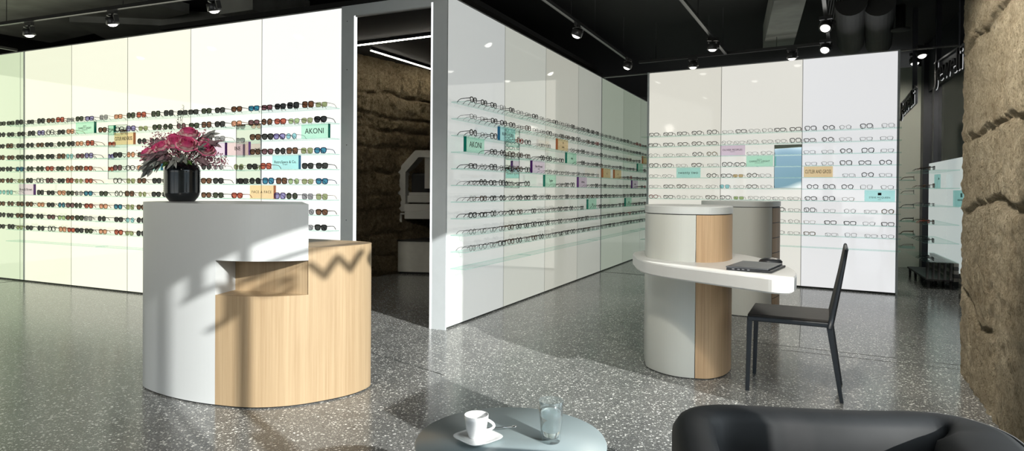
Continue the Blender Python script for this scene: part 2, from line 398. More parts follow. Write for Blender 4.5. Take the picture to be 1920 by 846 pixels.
wall_poly('wall_sun_filler', [(2.95, 3.6), (4.9, 3.6)], 0, 3.5, 'dark_plaster')  # unseen filler wall, added to keep sun from leaking in past the pillar
mb = MB()
for t in (-5.5, -8.2): lbox(mb, t, t+.12, 0, .14, 0, 2.62)
lbox(mb, -2.745, -2.715, .02, .10, 0, 2.62)
lbox(mb, -2.42, -2.385, .02, .08, 1.5, 2.62)
lbox(mb, -2.5, -2.385, .02, .08, 1.36, 1.5)
struct(mb, 'trim_14', 'steel_dark')
mb = MB(); lbox(mb, -2.715, -2.47, .02, .14, 0, 1.36); struct(mb, 'wall_table_shade', 'plaster')  # low unseen block, added to shade the left of the side table
mb = MB(); lbox(mb, -8.3, -2.81, 0.0, .14, 0, 2.62); struct(mb, 'wall_front_solid', 'plaster')
mb = MB(); q0 = WA.p(-11.3, 0, 0); q1 = q0-WA.n*13.0
qd = (q1-q0); mb.box(((q0+q1)/2).to_tuple()[:2]+(1.45,), (qd.length, .1, 2.9), math.atan2(qd.y, qd.x)); struct(mb, 'wall_display_left', 'lit_left_2')
mb = MB(); lbox(mb, -2.38, 0, .06, .066, 0, 2.62); lbox(mb, -8.2, -2.42, .06, .066, 0, 2.62); struct(mb, 'window_1', 'window_pane')
# rear header and two posts, left wide open to let in added fill light
mb = MB(); a = lp(-8.3)
mb.box(((a.x-11.9)/2, -4.85, 3.15), (abs(a.x+11.9), .1, .7), 0); mb.box((-9.5, -4.85, 1.4), (.4, .1, 2.8), 0); mb.box((-5.6, -4.85, 1.4), (.4, .1, 2.8), 0)
struct(mb, 'wall_rear', 'plaster')
# unseen panel added by the shop window to cast the floor shadow
t = empty('shade_panel', (1.37, 1.465, 0), rzL)
m = MB(); m.box((0, 0, .62), (.62, .05, 1.16)); m.build('panel', 'grey_lacquer', t, .01)
m = MB(); m.box((-.02, 0, .02), (.56, .16, .04)); m.build('base', 'steel_dark', t)
m = MB(); m.box((0, 0, 1.23), (.63, .06, .06)); m.build('top_rail', 'grey_lacquer', t, .02)
tag(t, 'unseen low grey panel added inside the shop window to shade the floor', 'partition')

# ------------------------------------------------------------------ stone pillar on the right
def stone_wall(name, a, b, z1, matn, nx, nz, joints, depth=.035, seed=0, edge=0.05, normal=1, thick=.3, fin=0.012, lowf=1):
    a = Vector(a+(0,)); b = Vector(b+(0,)); u = (b-a); Lx = u.length; u.normalize(); n = Vector((u.y, -u.x, 0))*normal
    mb = MB(); V = []
    def d2seg(x, z, s):
        (x0, z0, x1, z1_) = s; dx, dz = x1-x0, z1_-z0; t_ = max(0, min(1, ((x-x0)*dx+(z-z0)*dz)/(dx*dx+dz*dz+1e-9)))
        return math.hypot(x-x0-t_*dx, z-z0-t_*dz)
    for j in range(nz+1):
        for i in range(nx+1):
            x = Lx*i/nx; z = z1*j/nz
            wx = x+.05*noise.noise(Vector((x*3, z*3, seed))); wz = z+.05*noise.noise(Vector((x*3, z*3, seed+9)))
            dd = min(d2seg(wx, wz, s) for s in joints)
            jw = .02+.022*noise.noise(Vector((x*5, z*5, seed+4)))
            g = math.exp(-(dd/max(jw, .010))**3)
            big = noise.noise(Vector((x*1.6, z*1.6, seed+2)))*.03*lowf+noise.noise(Vector((x*5, z*5, seed+3)))*.014*lowf+noise.noise(Vector((x*14, z*14, seed+5)))*fin+noise.noise(Vector((x*36, z*36, seed+6)))*fin*.6
            off = big-depth*g*(.42+1.1*abs(noise.noise(Vector((x*2.2, z*2.2, seed+7)))))*min(1, .2+x*4)
            ex = 0
            if i == 0: ex = edge*noise.noise(Vector((0, z*4, seed+8)))*.5+edge*.5*noise.noise(Vector((0, z*14, seed+11)))
            q = a+u*(x+ex)+n*off; V.append((q.x, q.y, z))
    Fs = [[j*(nx+1)+i, j*(nx+1)+i+1, (j+1)*(nx+1)+i+1, (j+1)*(nx+1)+i] for j in range(nz) for i in range(nx)]
    if normal < 0: Fs = [f[::-1] for f in Fs]
    mb.add(V, Fs, 0, True)
    # body behind the rough face
    c0 = a-n*.06+u*.03; c1 = b-n*.06; mb.prism([tuple(c0)[:2], tuple(c1)[:2], tuple(c1-n*thick)[:2], tuple(c0-n*thick)[:2]], 0, z1)
    # rough return of the edge
    o = len(mb.v); k = nz+1
    for j in range(k):
        q = Vector(V[j*(nx+1)]); mb.v.append(tuple(q)); q2 = q-n*.2+u*(.05); mb.v.append(tuple(q2))
    for j in range(nz): mb.f.append([o+2*j, o+2*j+1, o+2*j+3, o+2*j+2]); mb.m.append(0); mb.sm.append(True)
    return struct(mb, name, matn)
j1 = [(0, .60, .55, .42), (.55, .42, 1.0, .42), (0, 1.06, .5, 1.14), (.5, 1.14, 1.7, 1.12), (0, 1.55, .9, 1.57), (.9, 1.57, 1.8, 1.55), (0, 2.1, .7, 2.16), (.7, 2.16, 1.8, 2.1), (0, 2.62, 1.8, 2.6),
      (.16, 1.56, .2, 2.1), (.34, 2.16, .36, 2.62), (.95, 0, .97, .42), (.22, .58, .26, 1.08), (.62, 1.14, .66, 1.57), (.72, 2.12, .70, 2.6), (.3, 0, .28, .55), (.85, .42, .83, 1.12), (.5, 2.6, .5, 3.1), (.42, .52, .40, 1.1), (1.1, 1.57, 1.1, 2.1), (0, 3.0, 1.8, 3.02)]
stone_wall('wall_stone', (3.0, 4.30), (2.16, 2.62), 3.5, 'sandstone', 110, 230, j1, depth=.06, seed=3, edge=.012, thick=.15, fin=.013, lowf=.3)

# ------------------------------------------------------------------ workshop behind the doorway
j2 = []
zz = 0; rr = random.Random(5)
while zz < 3.1:
    h = rr.uniform(.2, .34); x = rr.uniform(0, .4)
    j2.append((0, zz+rr.uniform(-.03, .03), 3.6, zz+rr.uniform(-.03, .03)))
    while x < 3.6:
        j2.append((x, zz, x+rr.uniform(-.03, .03), zz+h)); x += rr.uniform(.25, .6)
    zz += h
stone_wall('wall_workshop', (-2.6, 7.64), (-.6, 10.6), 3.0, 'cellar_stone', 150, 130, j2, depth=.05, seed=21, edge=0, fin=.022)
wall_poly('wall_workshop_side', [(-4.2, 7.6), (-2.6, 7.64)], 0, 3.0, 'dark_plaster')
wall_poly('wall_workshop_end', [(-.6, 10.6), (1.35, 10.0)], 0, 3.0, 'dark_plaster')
mb = MB(); mb.prism([(-1.72, 6.32), (-.50, 5.85), (1.25, 9.6), (1.2, 10.4), (-.6, 10.8), (-4, 7.3)], 2.97, 3.02); struct(mb, 'ceiling_workshop', 'ceiling_black')
def led(name_label, a, b, z):
    a = Vector(a+(z,)); b = Vector(b+(z,)); d = b-a; c = (a+b)/2; rz = math.atan2(d.y, d.x)
    t = empty('led_light', (c.x, c.y, z), rz)
    m = MB(); m.box((0, 0, .018), (d.length, .035, .03)); m.build('housing', 'steel_dark', t)
    m = MB(); m.box((0, 0, 0), (d.length-.01, .028, .008)); m.build('diffuser', 'led_line', t)
    tag(t, name_label, 'light', 'linear lights in the workshop')
led('upper glowing line light in the dark workshop, running parallel to the door', (-2.30, 8.04), (-.45, 7.07), 2.93)
led('lower glowing line light in the dark workshop, running away along the stone wall', (-1.78, 8.10), (-.85, 10.0), 2.93)
# cabinet and lens machine
rzc = R(-9)
t = empty('machine_cabinet', (-1.20, 9.28, 0), rzc)
m = MB(); m.box((0, 0, .245), (.74, .5, .43)); m.build('body', 'machine_white', t, .006)
m = MB(); m.box((0, 0, .015), (.70, .44, .03)); m.build('plinth', 'black', t)
m = MB(); m.box((0, 0, .468), (.76, .52, .016)); m.build('worktop', 'machine_dark', t)
tag(t, 'low white cabinet on the workshop floor under the grey machine', 'cabinet')
t = empty('lens_edging_machine', (-1.20, 9.26, .476), rzc)
m = MB()
arch = [(-.40, .40), (-.40, 1.0), (-.15, 1.27), (.30, 1.27), (.30, 1.17), (-.10, 1.17), (-.29, .96), (-.29, .40)]
def xz_prism(mb, poly, y0, y1, mi=0):
    n = len(poly); vs = [(p[0], y0, p[1]) for p in poly]+[(p[0], y1, p[1]) for p in poly]
    mb.add(vs, [list(range(n)), list(range(2*n-1, n-1, -1))]+[[i, (i+1) % n+0, (i+1) % n+n, i+n][::-1] for i in range(n)], mi)
xz_prism(m, arch, -.16, .12); m.build('arch_frame', 'machine_grey', t)
m = MB(); m.box((.0, -.06, .46), (.60, .30, .10)); m.box((.0, -.1, .36), (.56, .26, .12)); m.build('bed', 'machine_grey', t, .008)
m = MB(); m.box((-.02, .05, .40), (.66, .26, .03)); m.build('bed_gap', 'machine_dark', t)
m = MB(); m.box((-.12, .02, .78), (.26, .1, .34)); m.build('screen', 'machine_dark', t, .03)
m = MB(); m.box((-.04, -.12, .58), (.42, .16, .10)); m.box((-.06, -.14, .65), (.34, .12, .05)); m.build('tray', 'machine_grey', t, .01)
m = MB(); m.lathe([(0, -.06), (.12, -.06), (.13, -.02), (.13, .04), (.0, .06)], 24); o = m.build('grinding_head', 'machine_grey', t); o.rotation_euler = (R(90), 0, 0); o.location = (.20, -.08, .98)
m = MB(); m.tube([(.18, -.2, .9), (.18, -.2, .55), (.1, -.2, .5)], .012, 8); m.box((.03, -.1, .98), (.09, .08, .5)); m.build('arm', 'machine_grey', t)
m = MB(); m.tube([(.16, 0, 0), (.16, 0, .32)], .045, 12); m.lathe([(.12, 0), (.12, .02), (.05, .03)], 20, (.16, 0, 0)); m.build('stand', 'machine_dark', t)
m = MB(); m.box((-.34, -.16, .37), (.2, .05, .025)); m.tube([(-.36, -.16, .25), (-.36, -.16, .37)], .025, 10); m.build('knob', 'machine_grey', t)
tag(t, 'grey lens grinding machine with an arched frame on the workshop cabinet', 'machine')

# ------------------------------------------------------------------ reception counter
O = smooth_loop([(-2.255, 4.0), (-2.215, 3.875), (-2.125, 3.785), (-1.97, 3.681), (-1.80, 3.595), (-1.624, 3.533), (-1.408, 3.49), (-1.205, 3.525), (-1.024, 3.633), (-.905, 3.752), (-.850, 3.895), (-.90, 4.0), (-1.067, 4.09), (-1.285, 4.19), (-1.6, 4.29), (-1.9, 4.33), (-2.13, 4.26), (-2.235, 4.13)], 6)
c1p, c1d = (-1.622, 3.533), (.03, .19)
c2p, c2d = (-1.121, 3.56), (-.32, .84)
left = clip(O, c1p, c1d, 1); right = clip(O, c1p, c1d, -1)
band = clip(right, c2p, c2d, 1); high = clip(right, c2p, c2d, -1)
chord_p = (-1.592, 3.72); chord_d = (-1.135-chord_p[0], 3.575-chord_p[1])
core = clip(band, chord_p, chord_d, 1)
counter = empty('reception_counter', (-1.55, 3.95, 0))
def sub(mb, name, m, parent, bevel=0):
    o = mb.build(name, m, None, bevel); o.parent = parent; o.matrix_parent_inverse = Matrix.Translation(-Vector(parent.location)) if parent.rotation_euler.z == 0 else (Matrix.Translation(parent.location) @ Matrix.Rotation(parent.rotation_euler.z, 4, 'Z')).inverted()
    return o
m = MB(); m.prism(left, .008, 1.11, smooth=False); m.prism(band, .80, 1.11); o = sub(m, 'white_shell', 'white_lacquer', counter)
m = MB(); m.prism(right, .008, .61); m.prism(core, .61, .80); m.prism(high, .61, .87); o = sub(m, 'oak_body', 'oak', counter)
for o_ in counter.children:
    for p in o_.data.polygons:
        p.use_smooth = False
m = MB(); inn = [(p[0]*.985+(-1.55)*.015, p[1]*.985+3.92*.015) for p in O]; m.prism(inn, 0, .008); sub(m, 'plinth', 'black', counter)
tag(counter, 'tall rounded reception counter, white shell and oak body with an open niche', 'counter')

# ------------------------------------------------------------------ desk with oval cabinet
D = smooth_loop([(.935, 4.493), (.925, 4.358), (.987, 4.22), (1.071, 4.138), (1.171, 4.103), (1.264, 4.096), (1.372, 4.165), (1.46, 4.29), (1.506, 4.42), (1.50, 4.6), (1.42, 4.76), (1.25, 4.86), (1.08, 4.81), (.97, 4.66)], 6)
def scale_poly(P, k):
    cx = sum(p[0] for p in P)/len(P); cy = sum(p[1] for p in P)/len(P); return [(cx+(p[0]-cx)*k, cy+(p[1]-cy)*k) for p in P]
desk = empty('consultation_desk', (1.22, 4.45, 0))
cp, cd = (1.169, 4.10), (.27, .96)
m = MB(); m.prism(clip(D, cp, cd, 1), .006, 1.045, smooth=False); sub(m, 'cabinet_body', 'grey_lacquer', desk)
m = MB(); m.prism(clip(D, (1.173, 4.10), cd, -1), .006, 1.045); sub(m, 'oak_panel', 'oak_warm', desk)
m = MB(); m.prism(scale_poly(D, .98), 1.045, 1.051, mi=1); m.prism(scale_poly(D, 1.012), 1.051, 1.094); m.prism(scale_poly(D, 1.012), 1.094, 1.10, top=scale_poly(D, .99)); sub(m, 'top_cap', ['cap_lacquer', 'shadow_gap'], desk)
m = MB(); m.prism(scale_poly(D, .97), 0, .006); sub(m, 'plinth', 'black', desk)
S = smooth_loop([(.86, 4.5), (.846, 4.3), (.868, 4.12), (.945, 3.95), (1.07, 3.77), (1.195, 3.60), (1.30, 3.46), (1.375, 3.365), (1.455, 3.365), (1.53, 3.47), (1.60, 3.62), (1.655, 3.80), (1.69, 4.05), (1.70, 4.4), (1.63, 4.7), (1.35, 4.95), (1.05, 4.93), (.90, 4.75)], 6)
m = MB(); m.prism(S, .672, .737); m.prism(S, .737, .745, top=scale_poly(S, .988)); m.prism(scale_poly(S, .985), .664, .672, top=S); sub(m, 'table_top', 'solid_surface', desk)
tag(desk, 'oval grey and oak desk cabinet with a rounded white table top, beside the black chair', 'desk')
# rear drawer unit
U = smooth_loop([(1.955, 6.6), (2.0, 6.42), (2.12, 6.25), (2.279, 6.155), (2.419, 6.18), (2.578, 6.33), (2.745, 6.6), (2.74, 6.85), (2.55, 7.02), (2.25, 7.0), (2.03, 6.84)], 7)
unit = empty('drawer_cabinet', (2.35, 6.6, 0))
kp, kd = (2.56, 6.345), (.37, .93)
m = MB(); m.prism(clip(U, kp, kd, 1), .006, 1.045); sub(m, 'cabinet_body', 'grey_lacquer', unit)
dr = clip(U, (2.563, 6.345), kd, -1); hh = 1.035/7
for i in range(7):
    m = MB(); m.prism(dr, .008+i*hh, .008+(i+1)*hh-.007); sub(m, 'drawer', 'oak_warm', unit)
m = MB(); m.prism(scale_poly(dr, .97), .006, 1.045); sub(m, 'drawer_case', 'black', unit)
m = MB(); m.prism(scale_poly(U, .98), 1.045, 1.051, mi=1); m.prism(scale_poly(U, 1.01), 1.051, 1.10); sub(m, 'top_cap', ['cap_lacquer', 'shadow_gap'], unit)
m = MB(); m.prism(scale_poly(U, .97), 0, .006); sub(m, 'plinth', 'black', unit)
tag(unit, 'oval grey cabinet with stacked oak drawers, half hidden behind the desk', 'cabinet')
# laptop and mouse on the table top
t = empty('laptop', (1.44, 3.79, .745), math.atan2(3.493-3.625, 1.419-1.226))
m = MB(); m.box((0, -.0, .007), (.25, .36, .012)); m.build('base', 'laptop_dark', t, .004)
m = MB(); m.box((-.01, 0, .019), (.235, .36, .010)); m.build('lid', 'laptop_grey', t, .004)
for i, x in enumerate((-.085, -.055, -.03, 0)):
    m = MB(); m.box((x, -.179, .010), (.014, .006, .005)); m.build('port', 'port_silver', t)
tag(t, 'closed dark grey laptop lying on the white table top', 'laptop')
t = MB(); t.lathe([(.055, 0), (.058, .008), (.050, .02), (.03, .03), (0, .033)], 20, wob=lambda j, z: 1+.25*abs(math.cos(2*math.pi*j/20)))
o = t.build('computer_mouse', 'laptop_dark'); o.location = (1.655, 4.12, .745); tag(o, 'small black domed mouse on the table top just behind the laptop', 'mouse')

# ------------------------------------------------------------------ black chair
fl_, rl_ = Vector((1.42, 3.875, 0)), Vector((1.865, 3.655, 0))
dx = (rl_-fl_).normalized(); dy = Vector((-dx.y, dx.x, 0)); rzh = math.atan2(dx.y, dx.x)
ch = empty('dining_chair', tuple((fl_+rl_)/2+dy*.21), rzh)   # local x = towards the backrest, y = far side
def taper(mb, p0, p1, a, b, mi=0):
    # square leg from p0 (foot) to p1 (top) half sizes a -> b
    vs = [(p0[0]+i*a, p0[1]+j*a, p0[2]) for i, j in ((-1, -1), (1, -1), (1, 1), (-1, 1))]+[(p1[0]+i*b, p1[1]+j*b, p1[2]) for i, j in ((-1, -1), (1, -1), (1, 1), (-1, 1))]
    mb.add(vs, [(0, 3, 2, 1), (4, 5, 6, 7), (0, 1, 5, 4), (1, 2, 6, 5), (2, 3, 7, 6), (3, 0, 4, 7)], mi)
for sy in (-1, 1):
    m = MB(); taper(m, (-.245, sy*.20, 0), (-.235, sy*.20, .43), .011, .015); m.build('leg', 'chair_leg', ch, .003)
    m = MB(); taper(m, (.262, sy*.20, 0), (.195, sy*.20, .43), .010, .016); m.build('leg', 'chair_leg', ch, .003)
m = MB(); m.box((-.02, 0, .437), (.46, .43, .03)); m.build('seat_frame', 'chair_leg', ch, .008)
m = MB(); m.box((-.022, 0, .456), (.45, .425, .018)); m.build('seat', 'leather_brown', ch, .008, 3)
m = MB()
n = 8
for i in range(n):
    z0 = .43+i*(.445/n); z1 = .43+(i+1)*(.445/n)
    def xb(z): q = (z-.43)/.445; return .185+.075*q+.01*math.sin(q*math.pi*.5)
    def th(z): return .028-.012*(z-.43)/.445
    for (z_, ) in ():
        pass
    w = .205
    vs = [(xb(z0), -w, z0), (xb(z0), w, z0), (xb(z0)+th(z0), w, z0), (xb(z0)+th(z0), -w, z0), (xb(z1), -w, z1), (xb(z1), w, z1), (xb(z1)+th(z1), w, z1), (xb(z1)+th(z1), -w, z1)]
    fs = [(0, 1, 5, 4)[::-1], (1, 2, 6, 5)[::-1], (2, 3, 7, 6)[::-1], (3, 0, 4, 7)[::-1]]
    if i == 0: fs.append((0, 1, 2, 3))
    if i == n-1: fs.append((4, 5, 6, 7)[::-1])
    m.add(vs, fs)
m.build('backrest', 'leather_brown', ch)
m = MB()
for sy in (-1, 1):
    m.tube([(xb(z)+th(z)*.5, sy*.209, z) for z in (.42, .5, .6, .7, .8, .872)], [.017, .016, .0145, .012, .0105, .009], 8)
m.tube([(xb(.872)+.009, y, .872) for y in (-.209, 0, .209)], .0095, 8)
m.build('back_frame', 'chair_leg', ch)
tag(ch, 'slim black leather chair standing at the white table top', 'chair')

# ------------------------------------------------------------------ armchair in the foreground
arm = empty('armchair', (.517, .933, 0), R(-12))
# U-shaped shell built as a swept rounded section
def shell_path(k=1.0):
    K = .833
    pts = [(-.27, -.34), (-.275, -.10), (-.28, .16), (-.262, .235), (-.215, .272), (-.12, .285), (.06, .30), (.20, .325), (.268, .315), (.30, .262), (.298, .18), (.262, -.05), (.225, -.34)]
    return [(p_[0]*K, p_[1]*K) for p_ in pts]
ctr = shell_path(); dense = []
for i in range(len(ctr)-1):
    a, b, c, d = (Vector(ctr[max(0, min(len(ctr)-1, i+j))]) for j in (-1, 0, 1, 2))
    for q in range(5):
        s = q/5; dense.append(.5*((2*b)+(c-a)*s+(2*a-5*b+4*c-d)*s*s+(3*b-a-3*c+d)*s**3))
dense.append(Vector(ctr[-1]))
def sweep(mb, path, sec, mi=0):
    o = len(mb.v); k = len(path)
    for i, p in enumerate(path):
        t_ = (path[min(i+1, k-1)]-path[max(i-1, 0)]).normalized(); nn = Vector((t_.y, -t_.x))
        fr = i/(k-1)
        for (w, z) in sec(fr) if callable(sec) else sec: mb.v.append((p.x+nn.x*w, p.y+nn.y*w, z))
    ns = len(sec(0)) if callable(sec) else len(sec)
    for i in range(k-1):
        for j in range(ns):
            mb.f.append([o+i*ns+j, o+i*ns+(j+1) % ns, o+(i+1)*ns+(j+1) % ns, o+(i+1)*ns+j]); mb.m.append(mi); mb.sm.append(True)
    mb.f.append([o+j for j in range(ns)][::-1]); mb.m.append(mi); mb.sm.append(False)
    mb.f.append([o+(k-1)*ns+j for j in range(ns)]); mb.m.append(mi); mb.sm.append(False)
def sec(fr):
    # n points to the inside of the U for this direction of travel; right arm is broader
    ti = .04+.06*max(0, min(1, (fr-.62)/.2))
    zt = .80
    return [(-.035, .10), (-.038, .5), (-.036, zt-.02), (-.026, zt-.004), (-.012, zt), (ti*.55, zt-.003), (ti*.9, zt-.018), (ti, zt-.06), (ti+.02, .50), (ti+.03, .30), (ti+.03, .10)]
m = MB(); sweep(m, dense, sec); m.build('shell', 'leather', arm)
m = MB()
pp = []
for i, p in enumerate(dense):
    t_ = (dense[min(i+1, len(dense)-1)]-dense[max(i-1, 0)]).normalized(); nn = Vector((t_.y, -t_.x))
    if i/(len(dense)-1) > .6: pp.append((p.x-nn.x*.034, p.y-nn.y*.034, 0.792))
m.tube(pp, .0022, 6); m.build('piping', 'stitch', arm)
m = MB(); m.box((0, -.04, .38), (.36, .46, .16)); m.build('seat_cushion', 'leather', arm, .03, 4)
m = MB(); m.box((0, -.02, .25), (.40, .48, .12)); m.build('seat_base', 'leather', arm, .01)
for sx in (-1, 1):
    for sy in (-1, 1):
        m = MB(); taper(m, (sx*.18, sy*.20, 0), (sx*.18, sy*.20, .19), .012, .018); m.build('leg', 'chair_leg', arm)
tag(arm, 'dark leather tub armchair in the foreground, seen over its open front', 'armchair')

# ------------------------------------------------------------------ coffee table with cup and glass
TZ = .48
tb = empty('coffee_table', (.002, 1.856, 0))
m = MB(); m.lathe([(.0, TZ-.018), (.262, TZ-.018), (.273, TZ-.013), (.275, TZ-.006), (.272, TZ), (0, TZ)], 72); m.build('table_top', 'table_teal', tb)
m = MB(); m.tube([(0, 0, .01), (0, 0, TZ-.018)], .02, 16); m.build('column', 'steel_dark', tb)
m = MB(); m.lathe([(0, 0), (.17, 0), (.17, .006), (.03, .014), (0, .014)], 48); m.build('base', 'steel_dark', tb)
tag(tb, 'low round side table with a blue grey metal top in the foreground', 'table')
# square saucer
def rsq(h, k=4.5, n=40):
    out = []
    for j in range(n):
        g = 2*math.pi*j/n; c, s = math.cos(g), math.sin(g)
        out.append((h*math.copysign(abs(c)**(2/k), c), h*math.copysign(abs(s)**(2/k), s)))
    return out
sa = MB()
prof = [(.020, .001), (.036, .002), (.046, .005), (.058, .010), (.0595, .012), (.0585, .0125), (.046, .008), (.030, .0045), (.018, .0045)]
base = []; nn_ = 40
for (h, z) in prof: base.append([(p[0], p[1], z) for p in rsq(h)])
for ring in base: sa.v += ring
for i in range(len(base)-1):
    for j in range(nn_): sa.f.append([i*nn_+j, i*nn_+(j+1) % nn_, (i+1)*nn_+(j+1) % nn_, (i+1)*nn_+j]); sa.m.append(0); sa.sm.append(True)
sa.f.append([j for j in range(nn_)][::-1]); sa.m.append(0); sa.sm.append(False)
sa.f.append([(len(base)-1)*nn_+j for j in range(nn_)]); sa.m.append(0); sa.sm.append(False)
o = sa.build('saucer', 'porcelain'); o.location = (-.093, 1.848, TZ); o.rotation_euler = (0, 0, R(42)); tag(o, 'square white porcelain saucer under the cup on the round table', 'saucer')
cup = empty('espresso_cup', (-.098, 1.856, TZ+.0045), 0)
m = MB(); m.lathe([(0, .0), (.020, 0), (.022, .003), (.030, .028), (.034, .052), (.035, .066), (.0335, .0665), (.032, .05), (.027, .022), (.018, .006), (0, .005)], 40); m.build('bowl', 'porcelain', cup)
m = MB(); m.tube([(.031+.021*math.sin(a_*math.pi/14)**.8, 0, .053-.031*a_/14) for a_ in range(15)], .0040, 10, sx=1.3); o = m.build('handle', 'porcelain', cup); o.rotation_euler = (0, 0, R(-10))
tag(cup, 'small white espresso cup with a curled handle on the saucer', 'cup')
m = MB(); pth = [(-.07, 0, .010), (-.03, .0, .012), (.02, .0, .014), (.045, 0, .0145)]
m.tube(pth, [.0022, .0018, .0016, .002], 8); m.lathe([(0, -.001), (.007, 0), (.0075, .0015), (0, .002)], 14, (-.075, 0, .0105), wob=lambda j, z: 1)
o = m.build('teaspoon', 'chrome'); o.location = (-.062, 1.893, TZ+.004); o.rotation_euler = (0, R(4), R(186)); tag(o, 'small shiny teaspoon behind the white cup on the saucer', 'spoon')
gl = empty('water_glass', (.116, 1.842, TZ), 0)
wobf = lambda j, z: 1+(.018 if j % 2 else -.006)*max(0, 1-z/.10)
m = MB(); m.lathe([(0, .0), (.0255, .0), (.0265, .004), (.0285, .03), (.0325, .07), (.0365, .118), (.0355, .1185), (.0312, .07), (.0272, .03), (.0240, .014), (0, .012)], 48, wob=wobf); m.build('tumbler', 'tumbler_glass', gl)
m = MB(); m.lathe([(0, .0125), (.0236, .0145), (.0268, .03), (.0308, .07), (.0328, .090), (0, .090)], 48); m.build('water', 'water', gl)
tag(gl, 'fluted clear tumbler of water on the round table', 'glass')

# ------------------------------------------------------------------ vase and flowers on the counter
VX, VY, VZ = -2.075, 4.06, 1.11
m = MB(); pr = []
for z, r in ((0, .070), (.004, .074), (.03, .094), (.045, .101), (.06, .104)): pr.append((r, z))
k = 22
for i in range(k): z = .062+i*.006; pr.append((.1055 if i % 2 else .1035, z))
pr += [(.104, .198), (.098, .218), (.082, .236), (.070, .244), (.066, .244), (.062, .236), (.0, .20)]
m.lathe(pr, 56); o = m.build('vase', 'vase_black'); o.location = (VX, VY, VZ); tag(o, 'black ribbed ceramic vase holding flowers on top of the counter', 'vase')
mat('petal_edge', (.78, .10, .30), .6, var=.2, vs=40); mat('petal_pale', (.96, .76, .77), .6, var=.1, vs=30); mat('petal_deep', (.86, .24, .42), .6, var=.35, vs=60)
mat('stem_green', (.10, .17, .05), .6); mat('leaf_green', (.11, .24, .05), .5, var=.3); mat('leaf_grey', (.24, .25, .23), .6, var=.3); mat('leaf_mauve', (.26, .17, .19), .6, var=.3)
mat('blossom_pink', (.60, .24, .32), .7, var=.4, vs=30); mat('twig', (.16, .10, .06), .7)
def petal_mat():
    m, nt, b = nodes_of('petal')
    at = nt.nodes.new('ShaderNodeAttribute'); at.attribute_name = 'tint'
    n = nt.nodes.new('ShaderNodeTexNoise'); n.inputs['Scale'].default_value = 60
    a = nt.nodes.new('ShaderNodeMath'); a.operation = 'MULTIPLY_ADD'; a.inputs[1].default_value = .22
    nt.links.new(n.outputs['Fac'], a.inputs[0]); s_ = nt.nodes.new('ShaderNodeMath'); s_.operation = 'SUBTRACT'; s_.inputs[1].default_value = .11
    nt.links.new(at.outputs['Fac'], s_.inputs[0]); nt.links.new(s_.outputs[0], a.inputs[2])
    cr = nt.nodes.new('ShaderNodeValToRGB'); e = cr.color_ramp.elements
    e[0].position = .1; e[0].color = (.93, .74, .72, 1); e[1].position = .95; e[1].color = (.66, .05, .20, 1)
    k = e.new(.5); k.color = (.93, .52, .58, 1); k = e.new(.75); k.color = (.84, .16, .34, 1)
    nt.links.new(a.outputs[0], cr.inputs[0]); nt.links.new(cr.outputs[0], b.inputs['Base Color'])
    b.inputs['Roughness'].default_value = .6; b.inputs['Subsurface Weight'].default_value = .0
    MATS['petal'] = m
petal_mat()
def rose_mesh(seed, r=.042):
    rn = random.Random(seed); m = MB(); m.tint = []
    layers = [(3, .16, .95, 0), (4, .34, 1.0, 0), (5, .55, .98, 1), (6, .78, .90, 1), (6, 1.0, .76, 1)]
    for li, (cnt, rad, hh_, pale) in enumerate(layers):
        for c in range(cnt):
            th0 = 2*math.pi*(c/cnt)+li*.9+rn.uniform(-.15, .15); wd = (2*math.pi/cnt)*.72
            nu, nv = 6, 7; vs = []; fs = []
            for v in range(nv+1):
                t_ = v/nv
                for u_ in range(nu+1):
                    s_ = (u_/nu-.5)*2
                    g = th0+s_*wd*(.35+.65*math.sin(min(1, t_*1.3)*math.pi/2))
                    prof = math.sin(min(t_*1.25, 1)*math.pi/2)
                    rr_ = r*rad*(.25+.75*prof)*(1+.22*max(0, t_-.75)*4*(li/4))
                    z = r*1.5*(hh_*t_**1.1)-r*.22*(s_**2)*t_*(.4+li*.15)-(r*.28*max(0, t_-.8)*5*(li/4)**2)
                    vs.append((rr_*math.cos(g), rr_*math.sin(g), z))
                    ed = max(t_**2.2, (abs(s_)**4)*.8*t_); m.tint.append(min(1, .62+.3*t_) if li < 2 else (.45+.45*ed if li == 2 else .02+(.98)*max(0, ed-.42)/.58))
            for v in range(nv):
                for u_ in range(nu): 
                    q = [v*(nu+1)+u_, v*(nu+1)+u_+1, (v+1)*(nu+1)+u_+1, (v+1)*(nu+1)+u_]
                    m.f.append([len(m.v)+i for i in q]); m.m.append(0); m.sm.append(True)
            m.v += vs
    return m
ROSES = [(-.113, -.05, .345, -.9, -.6, .056), (.01, -.09, .385, .0, -.75, .054), (-.035, -.03, .415, -.2, -.35, .045), (.052, -.02, .445, .2, -.4, .055), (.085, -.105, .372, .4, -.75, .058), (-.165, -.075, .318, -.9, -.6, .050), (.165, -.05, .35, .75, -.55, .055), (-.06, -.11, .36, -.35, -.75, .045), (.12, .05, .40, .5, .2, .045), (-.08, .07, .40, -.4, .4, .045)]
RL = ['pink rimmed rose at the front left of the bouquet, above the grey leaves', 'full pink rose at the middle front of the bouquet, over the vase', 'half open pink rose near the top middle of the bouquet', 'topmost large pale pink rose of the bouquet', 'deep pink open rose right of centre in the bouquet', 'leftmost rose of the bouquet, cream with a crimson rim', 'rightmost pink rose of the bouquet, beside the grey leaves', 'small pink rose between the leftmost and the middle ones', 'pink rose at the back right of the bouquet', 'pink rose at the back left of the bouquet']
